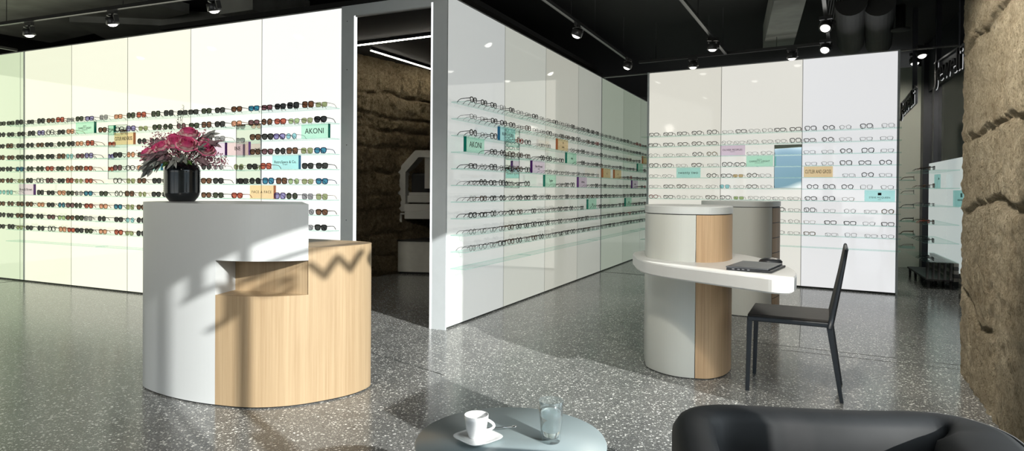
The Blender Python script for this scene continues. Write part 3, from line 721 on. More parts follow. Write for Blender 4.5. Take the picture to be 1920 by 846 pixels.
for i, (x, y, z, tx, ty, r) in enumerate(ROSES):
    z -= .03; p = Vector((VX+x, VY+y, VZ+z)); d = Vector((tx, ty, 1.0)).normalized(); q = Vector((0, 0, 1)).rotation_difference(d)
    t = empty('rose', tuple(p)); t.rotation_mode = 'QUATERNION'; t.rotation_quaternion = q
    rm_ = rose_mesh(i*7+3, r); o = rm_.build('blossom', 'petal', t); o.location = (0, 0, -r*.6)
    ta = o.data.attributes.new('tint', 'FLOAT', 'POINT'); ta.data.foreach_set('value', rm_.tint)
    base_w = Vector((VX+x*.2, VY+y*.2, VZ+.205)); inv = (Matrix.Translation(p) @ q.to_matrix().to_4x4()).inverted()
    m = MB(); m.tube([tuple(inv @ base_w), tuple(inv @ (base_w*.5+(p-d*r*.8)*.5+Vector((0, 0, .02)))), (0, 0, -r*.55)], .0035, 6); m.build('stem', 'stem_green', t)
    tag(t, RL[i], 'rose', 'roses in the black vase')
def leaf(m, base, d, L_, w, mi, up=(0, 0, 1)):
    base = Vector(base); d = Vector(d).normalized(); s = d.cross(Vector(up))
    if s.length < .1: s = d.cross(Vector((0, 1, 0)))
    s.normalize(); nrm = s.cross(d); n = 7; o = len(m.v)
    for i in range(n+1):
        t_ = i/n; ww = w*math.sin(math.pi*t_**.8)**.9 if 0 < t_ < 1 else .0004
        c = base+d*L_*t_-Vector((0, 0, 1))*L_*.18*t_*t_
        for k_, q in ((-1, .12), (0, 0), (1, .12)): v = c+s*ww*k_+nrm*ww*q*2; m.v.append(tuple(v))
    for i in range(n):
        for k_ in range(2): m.f.append([o+i*3+k_, o+i*3+k_+1, o+(i+1)*3+k_+1, o+(i+1)*3+k_]); m.m.append(mi); m.sm.append(True)
rn = random.Random(11)
SPR = [(-.10, -.10, .22, -.8, -.6, -.6, 1), (-.09, -.13, .26, -.7, -.7, -.55, 1), (-.05, -.13, .30, -.6, -.6, -.2, 2), (.03, -.14, .27, .2, -.9, -.6, 1), (.075, -.13, .28, .45, -.8, -.35, 1), (.17, -.04, .36, 1, -.2, .25, 2), (.13, -.09, .33, .9, -.5, .05, 1), (-.02, -.0, .36, -.5, .3, .4, 2), (-.09, 0, .36, -1, -.1, .3, 2), (.10, .03, .40, .8, 0, .3, 1), (-.02, -.14, .24, -.1, -1, -.3, 0), (.09, -.13, .25, .6, -.7, -.2, 0), (.05, .1, .4, .3, .8, .4, 1), (-.07, .1, .38, -.4, .8, .4, 2), (-.10, -.05, .25, -1, -.4, -.2, 1), (.12, -.06, .27, 1, -.4, -.15, 2), (.0, -.10, .27, -.3, -.9, .1, 2), (-.05, -.09, .25, -.8, -.7, .1, 1)]
SL = ['grey leafy sprig drooping left over the vase side', 'long grey leafy sprig hanging below the leftmost rose', 'mauve leafy sprig left of the middle of the bouquet', 'grey leafy sprig hanging over the vase rim at the front', 'grey leafy sprig below the deep pink rose', 'mauve sprig arching to the far right of the bouquet', 'grey sprig under the rightmost rose', 'mauve sprig among the top roses', 'mauve leafy sprig stretching left above the leftmost rose', 'grey leafy sprig at the upper right of the bouquet', 'single fresh green leaf at the middle of the vase rim', 'dark green leaf at the right of the vase rim', 'grey leafy sprig at the back of the bouquet', 'mauve leafy sprig at the back of the bouquet', 'grey sprig lying low over the left of the vase rim', 'mauve sprig lying low over the right of the vase rim', 'mauve sprig low in the middle, just above the vase rim', 'small grey sprig low at the left front of the vase rim']
for i, (x, y, z, dx_, dy_, dz_, mi) in enumerate(SPR):
    m = MB(); m2 = MB(); p = Vector((x, y, z)); d = Vector((dx_, dy_, dz_)).normalized(); L_ = rn.uniform(.07, .11) if mi else .05
    b0 = Vector((x*.2, y*.2, .21)); m2.tube([tuple(b0), tuple(p*.6+b0*.4+Vector((0, 0, .03))), tuple(p), tuple(p+d*L_*.8)], .0018, 5)
    nl = 11 if mi else 3
    for k_ in range(nl):
        q = p+d*L_*(k_/nl-.25); a = rn.uniform(-1, 1); dd = d+Vector((rn.uniform(-.8, .8), rn.uniform(-.6, .3), rn.uniform(-.75, .45)))*.9
        leaf(m, q, dd, rn.uniform(.045, .08), rn.uniform(.008, .013), 0, up=(rn.uniform(-.6, .6), -.9, rn.uniform(-.2, .9)))
    t = empty('leaf_sprig', (VX, VY, VZ)); m.build('leaves', ['leaf_green', 'leaf_grey', 'leaf_mauve'][mi], t); m2.build('stem', 'twig', t)
    tag(t, SL[i], 'foliage', 'leafy sprigs in the black vase')
m = MB(); 
for k_ in range(56):
    g = rn.uniform(0, 2*math.pi); el = rn.uniform(-.08, 1.25); L_ = rn.uniform(.10, .225)
    d = Vector((math.cos(g)*math.cos(el)*1.25, math.sin(g)*math.cos(el)*.55+.12, math.sin(el)*.95)); tip = Vector((0, 0, .245))+d*L_
    m.tube([(0, 0, .21), tuple(Vector((0, 0, .235))+d*L_*.5), tuple(tip)], .0012, 4, mi=1)
    for q in range(34):
        c = tip+Vector((rn.gauss(0, .017), rn.gauss(0, .017), rn.gauss(0, .016))); r = rn.uniform(.003, .0058)
        vs = [(c.x+a*r, c.y+b*r, c.z+e*r) for a, b, e in ((1, 0, 0), (-1, 0, 0), (0, 1, 0), (0, -1, 0), (0, 0, 1), (0, 0, -1))]
        m.add(vs, [(0, 2, 4), (2, 1, 4), (1, 3, 4), (3, 0, 4), (2, 0, 5), (1, 2, 5), (3, 1, 5), (0, 3, 5)], 0, True)
for (x, y, z) in ((-.05, -.09, .27), (.05, -.10, .28), (0, -.10, .30), (.10, -.07, .29), (-.10, -.07, .28), (.15, -.04, .30), (-.02, -.07, .33), (.11, -.04, .33)):
    tip = Vector((x, y, z)); m.tube([(0, 0, .21), tuple(tip*.5+Vector((0, 0, .13))), tuple(tip)], .0012, 4, mi=1)
    for q in range(34):
        c = tip+Vector((rn.gauss(0, .017), rn.gauss(0, .010), rn.gauss(0, .016))); r = rn.uniform(.003, .0058)
        m.add([(c.x+a*r, c.y+b*r, c.z+e*r) for a, b, e in ((1, 0, 0), (-1, 0, 0), (0, 1, 0), (0, -1, 0), (0, 0, 1), (0, 0, -1))], [(0, 2, 4), (2, 1, 4), (1, 3, 4), (3, 0, 4), (2, 0, 5), (1, 2, 5), (3, 1, 5), (0, 3, 5)], 0, True)
o = m.build('filler_blossom', ['blossom_pink', 'twig']); o.location = (VX, VY, VZ); tag(o, 'cloud of tiny dusky pink blossoms filling the bouquet between the roses', 'flowers', kind='stuff')
m = MB()
for k_ in range(3):
    b0 = Vector((.0, 0, .21)); tip = Vector((-.03+k_*.02, .0, .56+.02*k_)); m.tube([tuple(b0), (-.01, 0, .42), tuple(tip)], .0012, 4)
    for q in range(7): leaf(m, tip-Vector((0, 0, .012*q)), (rn.uniform(-1, 1), rn.uniform(-1, 1), .6), .02, .004, 0)
o = m.build('seed_sprig', 'leaf_grey'); o.location = (VX, VY, VZ); tag(o, 'thin grey green sprig rising above all the roses', 'foliage')

# ------------------------------------------------------------------ glass shelves
ZR = [1.951-.1432*r for r in range(11)]
ORD = ['top', 'second', 'third', 'fourth', 'fifth', 'sixth', 'seventh', 'eighth', 'ninth', 'tenth', 'lowest empty']
RUNS = [('A', WA, [(-11.0, -9.06, 'far left run'), (-9.05, -7.32, 'left run'), (-7.315, -5.335, 'middle run'), (-5.33, -3.985, 'run beside the door frame')], 'left lit wall'),
        ('B', WB, [(4.80, 6.2, 'run beside the door frame'), (6.205, 8.50, 'second run'), (8.505, 10.75, 'third run'), (10.755, 12.4, 'farthest run')], 'middle lit wall'),
        ('C', WC, [(-3.16, -1.625, 'left run'), (-1.62, -.04, 'right run')], 'right lit wall')]
for nm, W, runs, wl_ in RUNS:
    for (x0, x1, rn_) in runs:
        if rn_ == 'far left run': continue
        L_ = x1-x0; m = MB(); h = .0035; dpt = .15
        vs = [(-L_/2, -dpt, -h), (L_/2, -dpt, -h), (L_/2, 0, -h), (-L_/2, 0, -h), (-L_/2, -dpt, h), (L_/2, -dpt, h), (L_/2, 0, h), (-L_/2, 0, h)]
        m.add(vs, [(0, 3, 2, 1), (4, 5, 6, 7)], 0); m.add(vs, [(0, 1, 5, 4), (1, 2, 6, 5), (2, 3, 7, 6), (3, 0, 4, 7)], 1)
        me = m.mesh('glass_shelf', ['shelf_clear', 'shelf_edge'])
        for r, z in enumerate(ZR):
            o = bpy.data.objects.new('glass_shelf', me); COL.objects.link(o); p = W.p((x0+x1)/2, .001, z-h); o.location = p; o.rotation_euler = (0, 0, W.rz)
            tag(o, '%s glass shelf, %s, on the %s' % (ORD[r], rn_, wl_), 'shelf', 'glass display shelves')
# mirrors
for W, x0, x1, z0, z1, lb in ((WA, -7.31, -6.985, 1.29, 1.90, 'narrow wall mirror between shelves on left lit wall, left of the flowers'), (WA, -5.30, -4.97, 1.24, 1.84, 'narrow wall mirror between shelves on left lit wall, right of the flowers'), (WB, 5.86, 6.2, 1.22, 1.81, 'narrow wall mirror behind shelves on the middle lit wall'), (WC, -1.43, -1.112, 1.245, 1.79, 'upright wall mirror in the middle of the right lit wall')):
    t = empty('wall_mirror', tuple(W.p((x0+x1)/2, .003, (z0+z1)/2)), W.rz)
    m = MB(); m.box((0, -.003, 0), (x1-x0, .004, z1-z0)); m.build('mirror_pane', 'mirror_glass', t)
    m = MB()
    for s in (-1, 1): m.box((s*((x1-x0)/2+.002), -.003, 0), (.004, .008, z1-z0+.008)); m.box((0, -.003, s*((z1-z0)/2+.002)), (x1-x0, .008, .004))
    m.build('frame', 'aluminium', t); tag(t, lb, 'mirror', 'wall mirrors')

# ------------------------------------------------------------------ acrylic sign blocks
BLK = []
def block(W, nm, x0, x1, row, kind, lines, label, emblem=False, h=.132):
    cx = (x0+x1)/2; w = x1-x0; z = ZR[row]
    t = empty('sign_block', tuple(W.p(cx, .122, z)), W.rz)      # local -y faces the room
    m = MB(); m.box((0, 0, h/2), (w, .026, h)); m.build('block', 'sign_'+kind, t, .002)
    m = MB(); sx = 1 if nm == 'A' else -1
    if nm in 'AB':
        m.box((sx*(w/2+.002), 0, h/2), (.004, .027, h)); m.build('side_plate', 'sign_side_'+kind, t)
    for (txt, size, zf, shear, sp) in lines:
        me = text_mesh(txt, size, .0006, shear=shear, space=sp); me.materials.append(MATS['letter_black']); o = bpy.data.objects.new('lettering', me); COL.objects.link(o); o.parent = t
        o.location = (0, -.0142, h*zf); o.rotation_euler = (R(90), 0, 0)
        wd = o.dimensions.x
        if wd > w*.9: o.scale = (w*.9/wd, 1, 1)
    if emblem:
        m = MB(); m.box((0, -.0142, h*.66), (.036, .0012, .030)); m.build('emblem', 'letter_black', t)
    tag(t, label, 'sign', 'acrylic brand sign blocks on the shelves')
    BLK.append((nm, row, x0-.1, x1+.1))
N1 = lambda s, sz=.03, zf=.5, sh=0, sp=1: [(s, sz, zf, sh, sp)]
block(WA, 'A', -7.70, -7.37, 1, 'mint', [('GLCO', .020, .64, 0, 1), ('GARRETT LEIGHT', .030, .46, 0, 1), ('CALIFORNIA OPTICAL', .010, .30, 0, 1)], 'mint green sign block on the second shelf of the left lit wall, far left')
block(WA, 'A', -7.02, -6.70, 2, 'peach', N1('CUTLER AND GROSS', .058), 'orange sign block on the third shelf of the left lit wall, left of the flowers')
block(WA, 'A', -5.60, -5.32, 3, 'lilac', [], 'purple edged sign block half hidden right behind the flowers')
block(WA, 'A', -5.29, -5.00, 3, 'pink', N1('INE', .055), 'pale pink sign block before the mirror right of the flowers')
block(WA, 'A', -4.33, -4.01, 2, 'mint', N1('AKONI', .072), 'mint green sign block on the left lit wall nearest the door frame')
block(WA, 'A', -4.69, -4.36, 4, 'aqua', [('RetroSpecs & Co.', .038, .52, 0, 1), ('Los Angeles', .012, .34, 0, 1)], 'light blue sign block on the fifth shelf of the left lit wall')
block(WA, 'A', -8.81, -8.51, 6, 'lilac', N1('Ross & Brown', .044), 'lilac sign block on the seventh shelf at the far left of the photo')
block(WA, 'A', -4.98, -4.67, 6, 'peach', N1('FACE A FACE', .036, .5, 0, 1.25), 'yellow orange sign block low on the left lit wall above the counter')
block(WA, 'A', -6.44, -6.26, 4, 'aqua', [], 'small aqua sign block half hidden behind the left of the bouquet', h=.1)
block(WB, 'B', 4.83, 5.16, 3, 'mint', N1('AKONI', .072), 'mint green sign block nearest the door frame on the middle lit wall')
block(WB, 'B', 5.48, 5.82, 2, 'aqua', N1('BUFFELHORN', .042), 'blue sign block on the third shelf of the middle lit wall')
block(WB, 'B', 6.26, 6.60, 4, 'lilac', [('Ross & Brown', .034, .55, 0, 1), ('OPTICAL', .014, .34, 0, 1)], 'lilac sign block on the fifth shelf of the middle lit wall, nearer one')
block(WB, 'B', 6.62, 6.95, 5, 'mint', [('Taylor', .046, .52, .3, 1)], 'mint green sign block with script on the sixth shelf of the middle lit wall')
block(WB, 'B', 7.0, 7.34, 2, 'peach', [('o', .05, .72, 0, 1), ('OPTICS', .024, .28, 0, 1)], 'orange sign block on the third shelf of the middle lit wall, nearer one')
block(WB, 'B', 7.31, 7.65, 3, 'mint', [('nine', .040, .5, 0, 1)], 'mint green sign block on fourth shelf, middle lit wall, after the orange one')
block(WB, 'B', 7.74, 8.06, 5, 'lilac', N1('OPTICAL', .030), 'lilac sign block on the sixth shelf of the middle lit wall, nearer one')
block(WB, 'B', 8.78, 9.14, 4, 'peach', N1('o', .05), 'orange sign block on fifth shelf, middle lit wall, nearer of two side by side')
block(WB, 'B', 9.36, 9.72, 4, 'peach', N1('o', .05), 'orange sign block on fifth shelf, middle lit wall, farther of two side by side')
block(WB, 'B', 8.13, 8.48, 7, 'mint', N1('oo', .05), 'mint green sign block on the eighth shelf of the middle lit wall, nearer one')
block(WB, 'B', 10.0, 10.35, 7, 'mint', N1('oo', .05), 'mint green sign block on the eighth shelf of the middle lit wall, farther one')
block(WB, 'B', 10.40, 10.76, 5, 'lilac', N1('OPTICAL', .030), 'lilac sign block on the sixth shelf of the middle lit wall, farther one')
block(WB, 'B', 10.76, 11.10, 3, 'mint', [], 'mint green sign block at the far end of the middle lit wall')
block(WB, 'B', 11.12, 11.40, 2, 'peach', [], 'orange sign block at the far end of the middle lit wall')
block(WC, 'C', -2.08, -1.77, 2, 'lilac', [('OLIVER PEOPLES', .034, .54, 0, 1), ('EYEWEAR', .013, .36, 0, 1)], 'lilac sign block on the third shelf of the right lit wall')
block(WC, 'C', -1.75, -1.43, 3, 'mint', [('GLCO', .022, .64, 0, 1), ('GARRETT LEIGHT', .032, .46, 0, 1), ('CALIFORNIA OPTICAL', .011, .30, 0, 1)], 'mint green sign block left of the mirror on the right lit wall')
block(WC, 'C', -2.66, -2.34, 4, 'teal', N1('twenty two', .052, .5, 0, 1.1), 'aqua sign block on the fifth shelf at the left of the right lit wall')
block(WC, 'C', -1.07, -.75, 4, 'peach', N1('CUTLER AND GROSS', .062), 'orange sign block right of the mirror on the right lit wall')
block(WC, 'C', -.41, -.10, 6, 'teal', [('STEVE MCQUEEN', .028, .34, 0, 1), ('PARIS', .013, .16, 0, 1)], 'aqua sign block with a black square at the right end of the right lit wall', emblem=True)

# ------------------------------------------------------------------ spectacles
FR = {'black': (.010, .010, .010), 'tortoise': (.075, .032, .012), 'red': (.38, .035, .02), 'peachf': (.75, .40, .22), 'purplef': (.10, .04, .20), 'bluef': (.02, .06, .20), 'metal': (.05, .05, .055), 'gold': (.34, .21, .06), 'greenf': (.02, .06, .03), 'crystal': (.55, .53, .48)}
for k, c in FR.items(): mat('frame_'+k, c, .4, .2 if k in ('metal', 'gold') else 0, var=.1, vs=60, spec=.2)
LN = {'black': (.045, .048, .05), 'green': (.07, .09, .055), 'grey': (.35, .35, .37), 'brown': (.20, .09, .05), 'blue': (.05, .28, .42), 'peach': (.85, .42, .28), 'red': (.55, .13, .08), 'mauve': (.22, .10, .12), 'yellow': (.35, .33, .08), 'purple': (.35, .32, .62), 'teal': (.35, .72, .78), 'olive': (.36, .42, .22), 'lightg': (.45, .60, .30), 'tan': (.70, .55, .32)}
for k, c in LN.items(): tmat('lens_'+k, c, tuple(v*.5 for v in c), .15, gloss=.05)
def lens_outline(st, n=22, k=1.0):
    a, b, p, w = [(.0235, .0220, 2.0, 0), (.0262, .0180, 4.2, .04), (.0258, .0200, 2.7, .12), (.0268, .0215, 2.5, .17), (.0250, .0225, 3.4, .03)][st]
    out = []
    for j in range(n):
        g = 2*math.pi*j/n; c, s = math.cos(g), math.sin(g)
        x = a*math.copysign(abs(c)**(2/p), c); z = b*math.copysign(abs(s)**(2/p), s)
        out.append((x*(1+w*z/b)*k, z*k))
    return out
def spec_parts(st, thick, sun):
    """returns meshbuilders: frame, lens left/right, temple left/right; z = 0 is the shelf"""
    k = 1.16 if sun else 1.0; t = (.0046 if thick else .0025); dpt = .0045 if thick else .0025
    out = lens_outline(st, k=k); cx = (.0345 if not sun else .0370)
    bot = min(z for x, z in out); cz = -bot+t+.0006
    fr = MB(); lens = []; n = len(out)
    for s in (-1, 1):
        o = len(fr.v)
        for y in (-dpt/2, dpt/2):
            for sc in (0, 1):
                for (x, z) in out:
                    L_ = math.hypot(x, z); q = 1+(t/L_ if sc else -t*.3/L_); fr.v.append((s*(cx+x*q), y, cz+z*q+(t*.5 if (thick and sc and z > 0) else 0)))
        for j in range(n):
            j2 = (j+1) % n; I = lambda y, sc, jj: o+(y*2+sc)*n+jj
            qs = [(I(0, 0, j), I(0, 1, j), I(0, 1, j2), I(0, 0, j2)), (I(1, 0, j), I(1, 0, j2), I(1, 1, j2), I(1, 1, j)), (I(0, 1, j), I(1, 1, j), I(1, 1, j2), I(0, 1, j2)), (I(0, 0, j), I(0, 0, j2), I(1, 0, j2), I(1, 0, j))]
            for q in qs: fr.f.append(list(q)); fr.m.append(0); fr.sm.append(False)
        lm = MB(); lm.add([(s*(cx+x), 0, cz+z) for x, z in out], [list(range(n)) if s < 0 else list(range(n))[::-1]]); lens.append(lm)
    bz = cz+(.010 if st != 3 else .013)*k; inner = cx-max(x for x, z in out)*.96
    fr.tube([(-inner, 0, bz-.001), (-inner*.4, -.001, bz+.0015), (inner*.4, -.001, bz+.0015), (inner, 0, bz-.001)], (.0026 if thick else .0012), 6)
    if st == 3 and not thick: fr.tube([(-inner-.004, 0, cz+.021*k), (0, -.001, cz+.022*k), (inner+.004, 0, cz+.021*k)], .001, 6)
    W_ = cx+max(x for x, z in out)+.003; tz = cz+.011*k; tem = []
    for s in (-1, 1):
        tm = MB(); r = (.0030 if thick else .0018)
        pts = [(s*(W_-.003), 0, tz), (s*(W_+.001), .004, tz), (s*(W_+.001), .05, tz), (s*(W_-.001), .092, tz-.003), (s*(W_-.004), .112, tz-.012), (s*(W_-.006), .131, max(.003, tz-.034))]
        tm.tube(pts, [r*1.1, r*1.3, r, r, r*.9, r*1.1], 6); tem.append(tm)
    return fr, lens, tem
PROTO = {}
def merged(st, thick, sun):
    key = (st, thick, sun, 'm')
    if key not in PROTO:
        fr, ln, tm = spec_parts(st, thick, sun); m = MB()
        for q, mi in [(fr, 0), (tm[0], 0), (tm[1], 0), (ln[0], 1), (ln[1], 1)]:
            o = len(m.v); m.v += q.v; m.f += [[i+o for i in f] for f in q.f]; m.m += [mi]*len(q.f); m.sm += q.sm
        PROTO[key] = m
    return PROTO[key]
MESHES = {}
def spec_meshes(st, thick, sun, fm, lm, merged_=False):
    key = (st, thick, sun, fm, lm, merged_)
    if key not in MESHES:
        if merged_: MESHES[key] = merged(st, thick, sun).mesh('spectacles', ['frame_'+fm, lm])
        else:
            fr, ln, tm = spec_parts(st, thick, sun)
            MESHES[key] = (fr.mesh('frame', ['frame_'+fm]), [q.mesh('lens', [lm]) for q in ln], [q.mesh('temple', ['frame_'+fm]) for q in tm])
    return MESHES[key]
PROT_OBJ = {}
def place_specs(name, W, x, z, st, thick, sun, fm, lm, label, group, yaw=0, small=False, off=.135):
    key = (name, st, thick, sun, fm, lm, small)
    loc = tuple(W.p(x, off, z)); rz = W.rz+yaw
    if key in PROT_OBJ: o = copy_tree(PROT_OBJ[key], loc, rz)
    else:
        if small:
            o = bpy.data.objects.new(name, spec_meshes(st, thick, sun, fm, lm, True)); COL.objects.link(o)
        else:
            f, l, t_ = spec_meshes(st, thick, sun, fm, lm)
            o = bpy.data.objects.new(name, f); COL.objects.link(o)
            for q in l: c = bpy.data.objects.new('lens', q); COL.objects.link(c); c.parent = o
            for q in t_: c = bpy.data.objects.new('temple', q); COL.objects.link(c); c.parent = o
        o.location = loc; o.rotation_euler = (0, 0, rz); PROT_OBJ[key] = o
    tag(o, label, 'glasses', group)
    return o
NUM = ['end', 'second', 'third', 'fourth', 'fifth', 'sixth', 'seventh', 'eighth', 'ninth', 'tenth', 'eleventh', 'twelfth', 'thirteenth', 'fourteenth', 'fifteenth', 'sixteenth', 'seventeenth', 'eighteenth', 'nineteenth', 'twentieth', 'twenty-first', 'twenty-second', 'twenty-third', 'twenty-fourth', 'twenty-fifth', 'twenty-sixth', 'twenty-seventh', 'twenty-eighth']
#            frame, lens, words
SUNC = {'k': ('black', 'black', 'black'), 'g': ('black', 'green', 'dark green lensed'), 'n': ('tortoise', 'brown', 'brown'), 'r': ('red', 'red', 'red'), 'o': ('peachf', 'peach', 'orange'), 'w': ('metal', 'grey', 'pale grey'), 'p': ('purplef', 'purple', 'purple tinted'), 'b': ('bluef', 'blue', 'blue lensed'), 'm': ('tortoise', 'mauve', 'mauve lensed'), 'y': ('gold', 'olive', 'olive lensed'), 't': ('metal', 'teal', 'light blue'), 'e': ('metal', 'lightg', 'pale green'), 'c': ('black', None, 'clear lensed black')}
AR = ["-9.16g -8.98g -8.8k -8.57k -8.36k -8.17n -7.99r -7.8w -7.63g -7.45p -7.2w -6.95o -6.74g -6.57r -6.34g -6.14k -5.93k -5.77k -5.58g -5.39k -5.16n -4.93b -4.76m -4.59k -4.43k -4.25n -4.09y",
    "-9.17k -8.98k -8.76k -8.55k -8.36p -8.18c -7.97k -7.8o -7.22n -6.93c -6.74p -6.54y -6.32g -6.15g -5.95m -5.76g -5.58n -5.39k -5.16o -4.93m -4.76n -4.59r -4.42e -4.26y -4.1k",
    "-9.18k -9n -8.78k -8.58k -8.38n -8.2k -7.97g -7.79k -7.63o -7.44r -6.56k -6.36k -5.57k -5.39w -4.91n -4.75k -4.6p -4.45t",
    "-9.18n -8.98n -8.78g -8.59k -8.38k -8.18k -7.97n -7.81t -7.62m -7.46p -6.96k -6.74o -6.55g -4.91n -4.75m -4.59k -4.44n -4.26y -4.1b",
    "-9.17k -9.01k -8.79b -8.58g -8.38g -8.19r -7.99g -7.81o -7.64n -7.47r -6.96m -6.75c -6.56o -5.58k -5.41w -5.13y -4.95k -4.77r -4.25k -4.08k",
    "-9.18n -9n -8.76y -8.59k -8.38c -8.19m -7.97k -7.81r -7.64y -7.46r -6.96c -6.74y -6.56n -6.32k -6.16k -5.58n -5.41k -5.07k -4.91k -4.74b -4.57n -4.42e -4.25y -4.08b",
    "-9.16t -9t -8.37k -8.17k -7.96o -7.8g -7.64w -7.47b -7.2g -6.94c -6.76n -6.55y -6.33k -6.16k -5.58n -5.41g -5.15r -4.59p -4.44g -4.25w -4.08y",
    "-9.17n -8.98n -8.78n -8.59n -8.36o -8.17k -7.96b -7.8m -7.65g -7.46r -7.2o -6.95b -6.75y -6.57n -4.24w -4.08n",
    "-9.16k -8.99k -8.79n -8.59k -8.38k -8.16m -7.96e -7.8n -7.63g -7.47w -7.23k -6.94k -6.75t -6.57k -4.25w -4.09k",
    "-9.17k -8.97k -8.79y -8.59k -8.36k -8.15c -7.94o -7.78r -7.63k -7.46g -7.21o -6.94r -6.76y -6.57k"]
CR = ["-2.98k -2.78k -2.59k -2.39k -2.19k -1.99w -1.82k -1.66w -1.5w -1.35k -1.17n -1k -0.8k -0.62c -0.4k -0.18c",
    "-2.99k -2.78k -2.58n -2.39n -2.19n -2w -1.84w -1.68c -1.5w -1.34w -1.17k -1.01n -0.81n -0.62c -0.4w -0.19c",
    "-2.99c -2.78w -2.6c -2.38k -2.19o -1.68w -1.51w -1.01c -0.81w -0.61n -0.38k -0.18c",
    "-2.98k -2.79k -2.6m -2.39n -2.18c -1.99k -1.83k -0.99w -0.81c -0.61n -0.41k -0.2k",
    "-2.98w -2.79w -2.19k -2k -1.85y -1.68n -1.52c -0.58w -0.38k -0.2c",
    "-2.98w -2.77k -2.59n -2.4w -2.2c -2.02b -1.84c -1.68n -1.51m -0.97k -0.79k -0.59k -0.39w -0.18w",
    "-2.98r -2.77k -2.59c -2.4m -2.2n -2.01k -1.84g -1.66w -1.51w -1.36w -1.19c -0.99k -0.79k -0.58y",
    "-1.35k -1.18c -1k -0.78w -0.56c -0.35c -0.17o",
    "-1.35w -1.18w -1y -0.77n -0.56k -0.36c -0.17n",
    "-1.35w -1.18w -1o -0.76w -0.55w -0.34c -0.17w"]
SH = ['round', 'rectangular', 'rounded', 'teardrop', 'square']
rs = random.Random(42)
for r, row in enumerate(AR):
    items = [(float(q[:-1]), q[-1]) for q in row.split()]; items.sort(reverse=True)
    for i, (x, c) in enumerate(items):
        fm, lm, wd = SUNC[c]; lm = 'lens_clear' if lm is None else 'lens_'+lm
        st = rs.choice([0, 2, 2, 3, 4] if r > 0 else [1, 4, 4, 1, 2]); thick = c not in 'wtey'
        pos = 'right end' if i == 0 else '%s from right end' % NUM[i]
        place_specs('sunglasses', WA, x, ZR[r], st, thick, True, fm, lm, '%s %s sunglasses, %s of %s shelf, left lit wall' % (wd, SH[st], pos, ORD[r]), 'sunglasses on the left lit wall', yaw=rs.uniform(-.05, .05), small=x < -7.3)
EYC = {'k': ('black', True, 'thick black'), 'n': ('tortoise', True, 'dark brown'), 'c': ('black', False, 'thin black'), 'w': ('metal', False, 'thin grey metal'), 'm': ('tortoise', False, 'thin brown'), 'o': ('gold', True, 'amber'), 'y': ('gold', False, 'thin gold'), 'r': ('red', True, 'red'), 'b': ('metal', False, 'blue tinted'), 'g': ('metal', False, 'green tinted')}
for r, row in enumerate(CR):
    items = [(float(q[:-1]), q[-1]) for q in row.split()]; items.sort(reverse=True)
    for i, (x, c) in enumerate(items):
        fm, th_, wd = EYC[c]; lm = {'b': 'lens_teal', 'g': 'lens_lightg', 'y': 'lens_clear'}.get(c, 'lens_clear')
        if c == 'y' and r == 4: lm = 'lens_tan'
        st = rs.choice([0, 1, 2, 2, 4, 1])
        pos = 'right end' if i == 0 else '%s from right end' % NUM[i]
        place_specs('eyeglasses', WC, x, ZR[r], st, th_, False, fm, lm, '%s %s eyeglasses, %s of %s shelf, right lit wall' % (wd, SH[st], pos, ORD[r]), 'eyeglasses on the right lit wall', yaw=rs.uniform(-.10, .10))
# middle wall: rows of eyeglasses, the nearest ones individually
rest = []; nB = 0
GAPS = [(2, 6.2, 6.45), (3, 6.2, 6.45), (4, 6.2, 6.6), (5, 6.2, 6.95), (1, 11.2, 11.2)]
cand = []
for r in range(10):
    x = 4.95; i = 0
    while x < 12.3:
        if abs(x-6.2) < .06: x = 6.30
        ok = not any(n_ == 'B' and rw == r and a < x < b for (n_, rw, a, b) in BLK) and not any(g[0] == r and g[1] < x < g[2] for g in GAPS)
        if ok: cand.append((r, x, i)); i += 1
        x += .198+rs.uniform(-.008, .008)
LIM = 8.32
for (r, x, i) in cand:
    c = rs.choice('kkkkkkccckn' if x < 6.2 or r > 5 else 'cccwkkkcn'); 
    if rs.random() < .03: c = 'r'
    fm, th_, wd = EYC[c]; st = rs.choice([0, 0, 2, 4, 1]) if r > 1 else rs.choice([1, 4, 2, 2])
    if x > LIM: rest.append((r, x, st, th_, fm)); continue
    pos = 'nearest door frame' if i == 0 else '%s from door frame' % NUM[i]
    place_specs('eyeglasses', WB, x, ZR[r], st, th_, False, fm, 'lens_clear', '%s %s eyeglasses, %s on %s shelf, middle lit wall' % (wd, SH[st], pos, ORD[r]), 'eyeglasses on the middle lit wall', yaw=rs.uniform(-.08, .08), small=x > 6.25)
    nB += 1
print('B individual', nB, 'rest', len(rest))
big = MB(); slots = ['frame_black', 'frame_tortoise', 'frame_metal', 'frame_red', 'lens_clear']
for (r, x, st, th_, fm) in rest:
    q = merged(st, th_, False); M = Matrix.Translation(WB.p(x, .135, ZR[r])) @ Matrix.Rotation(WB.rz, 4, 'Z'); o = len(big.v)
    big.v += [tuple(M @ Vector(v)) for v in q.v]; big.f += [[i+o for i in f] for f in q.f]; fi = {'black': 0, 'tortoise': 1, 'metal': 2, 'red': 3}[fm]
    big.m += [4 if mi else fi for mi in q.m]; big.sm += q.sm
o = big.build('eyeglasses_rows', slots); tag(o, 'long receding rows of dark eyeglasses at the far end of the middle lit wall', 'glasses', kind='stuff')

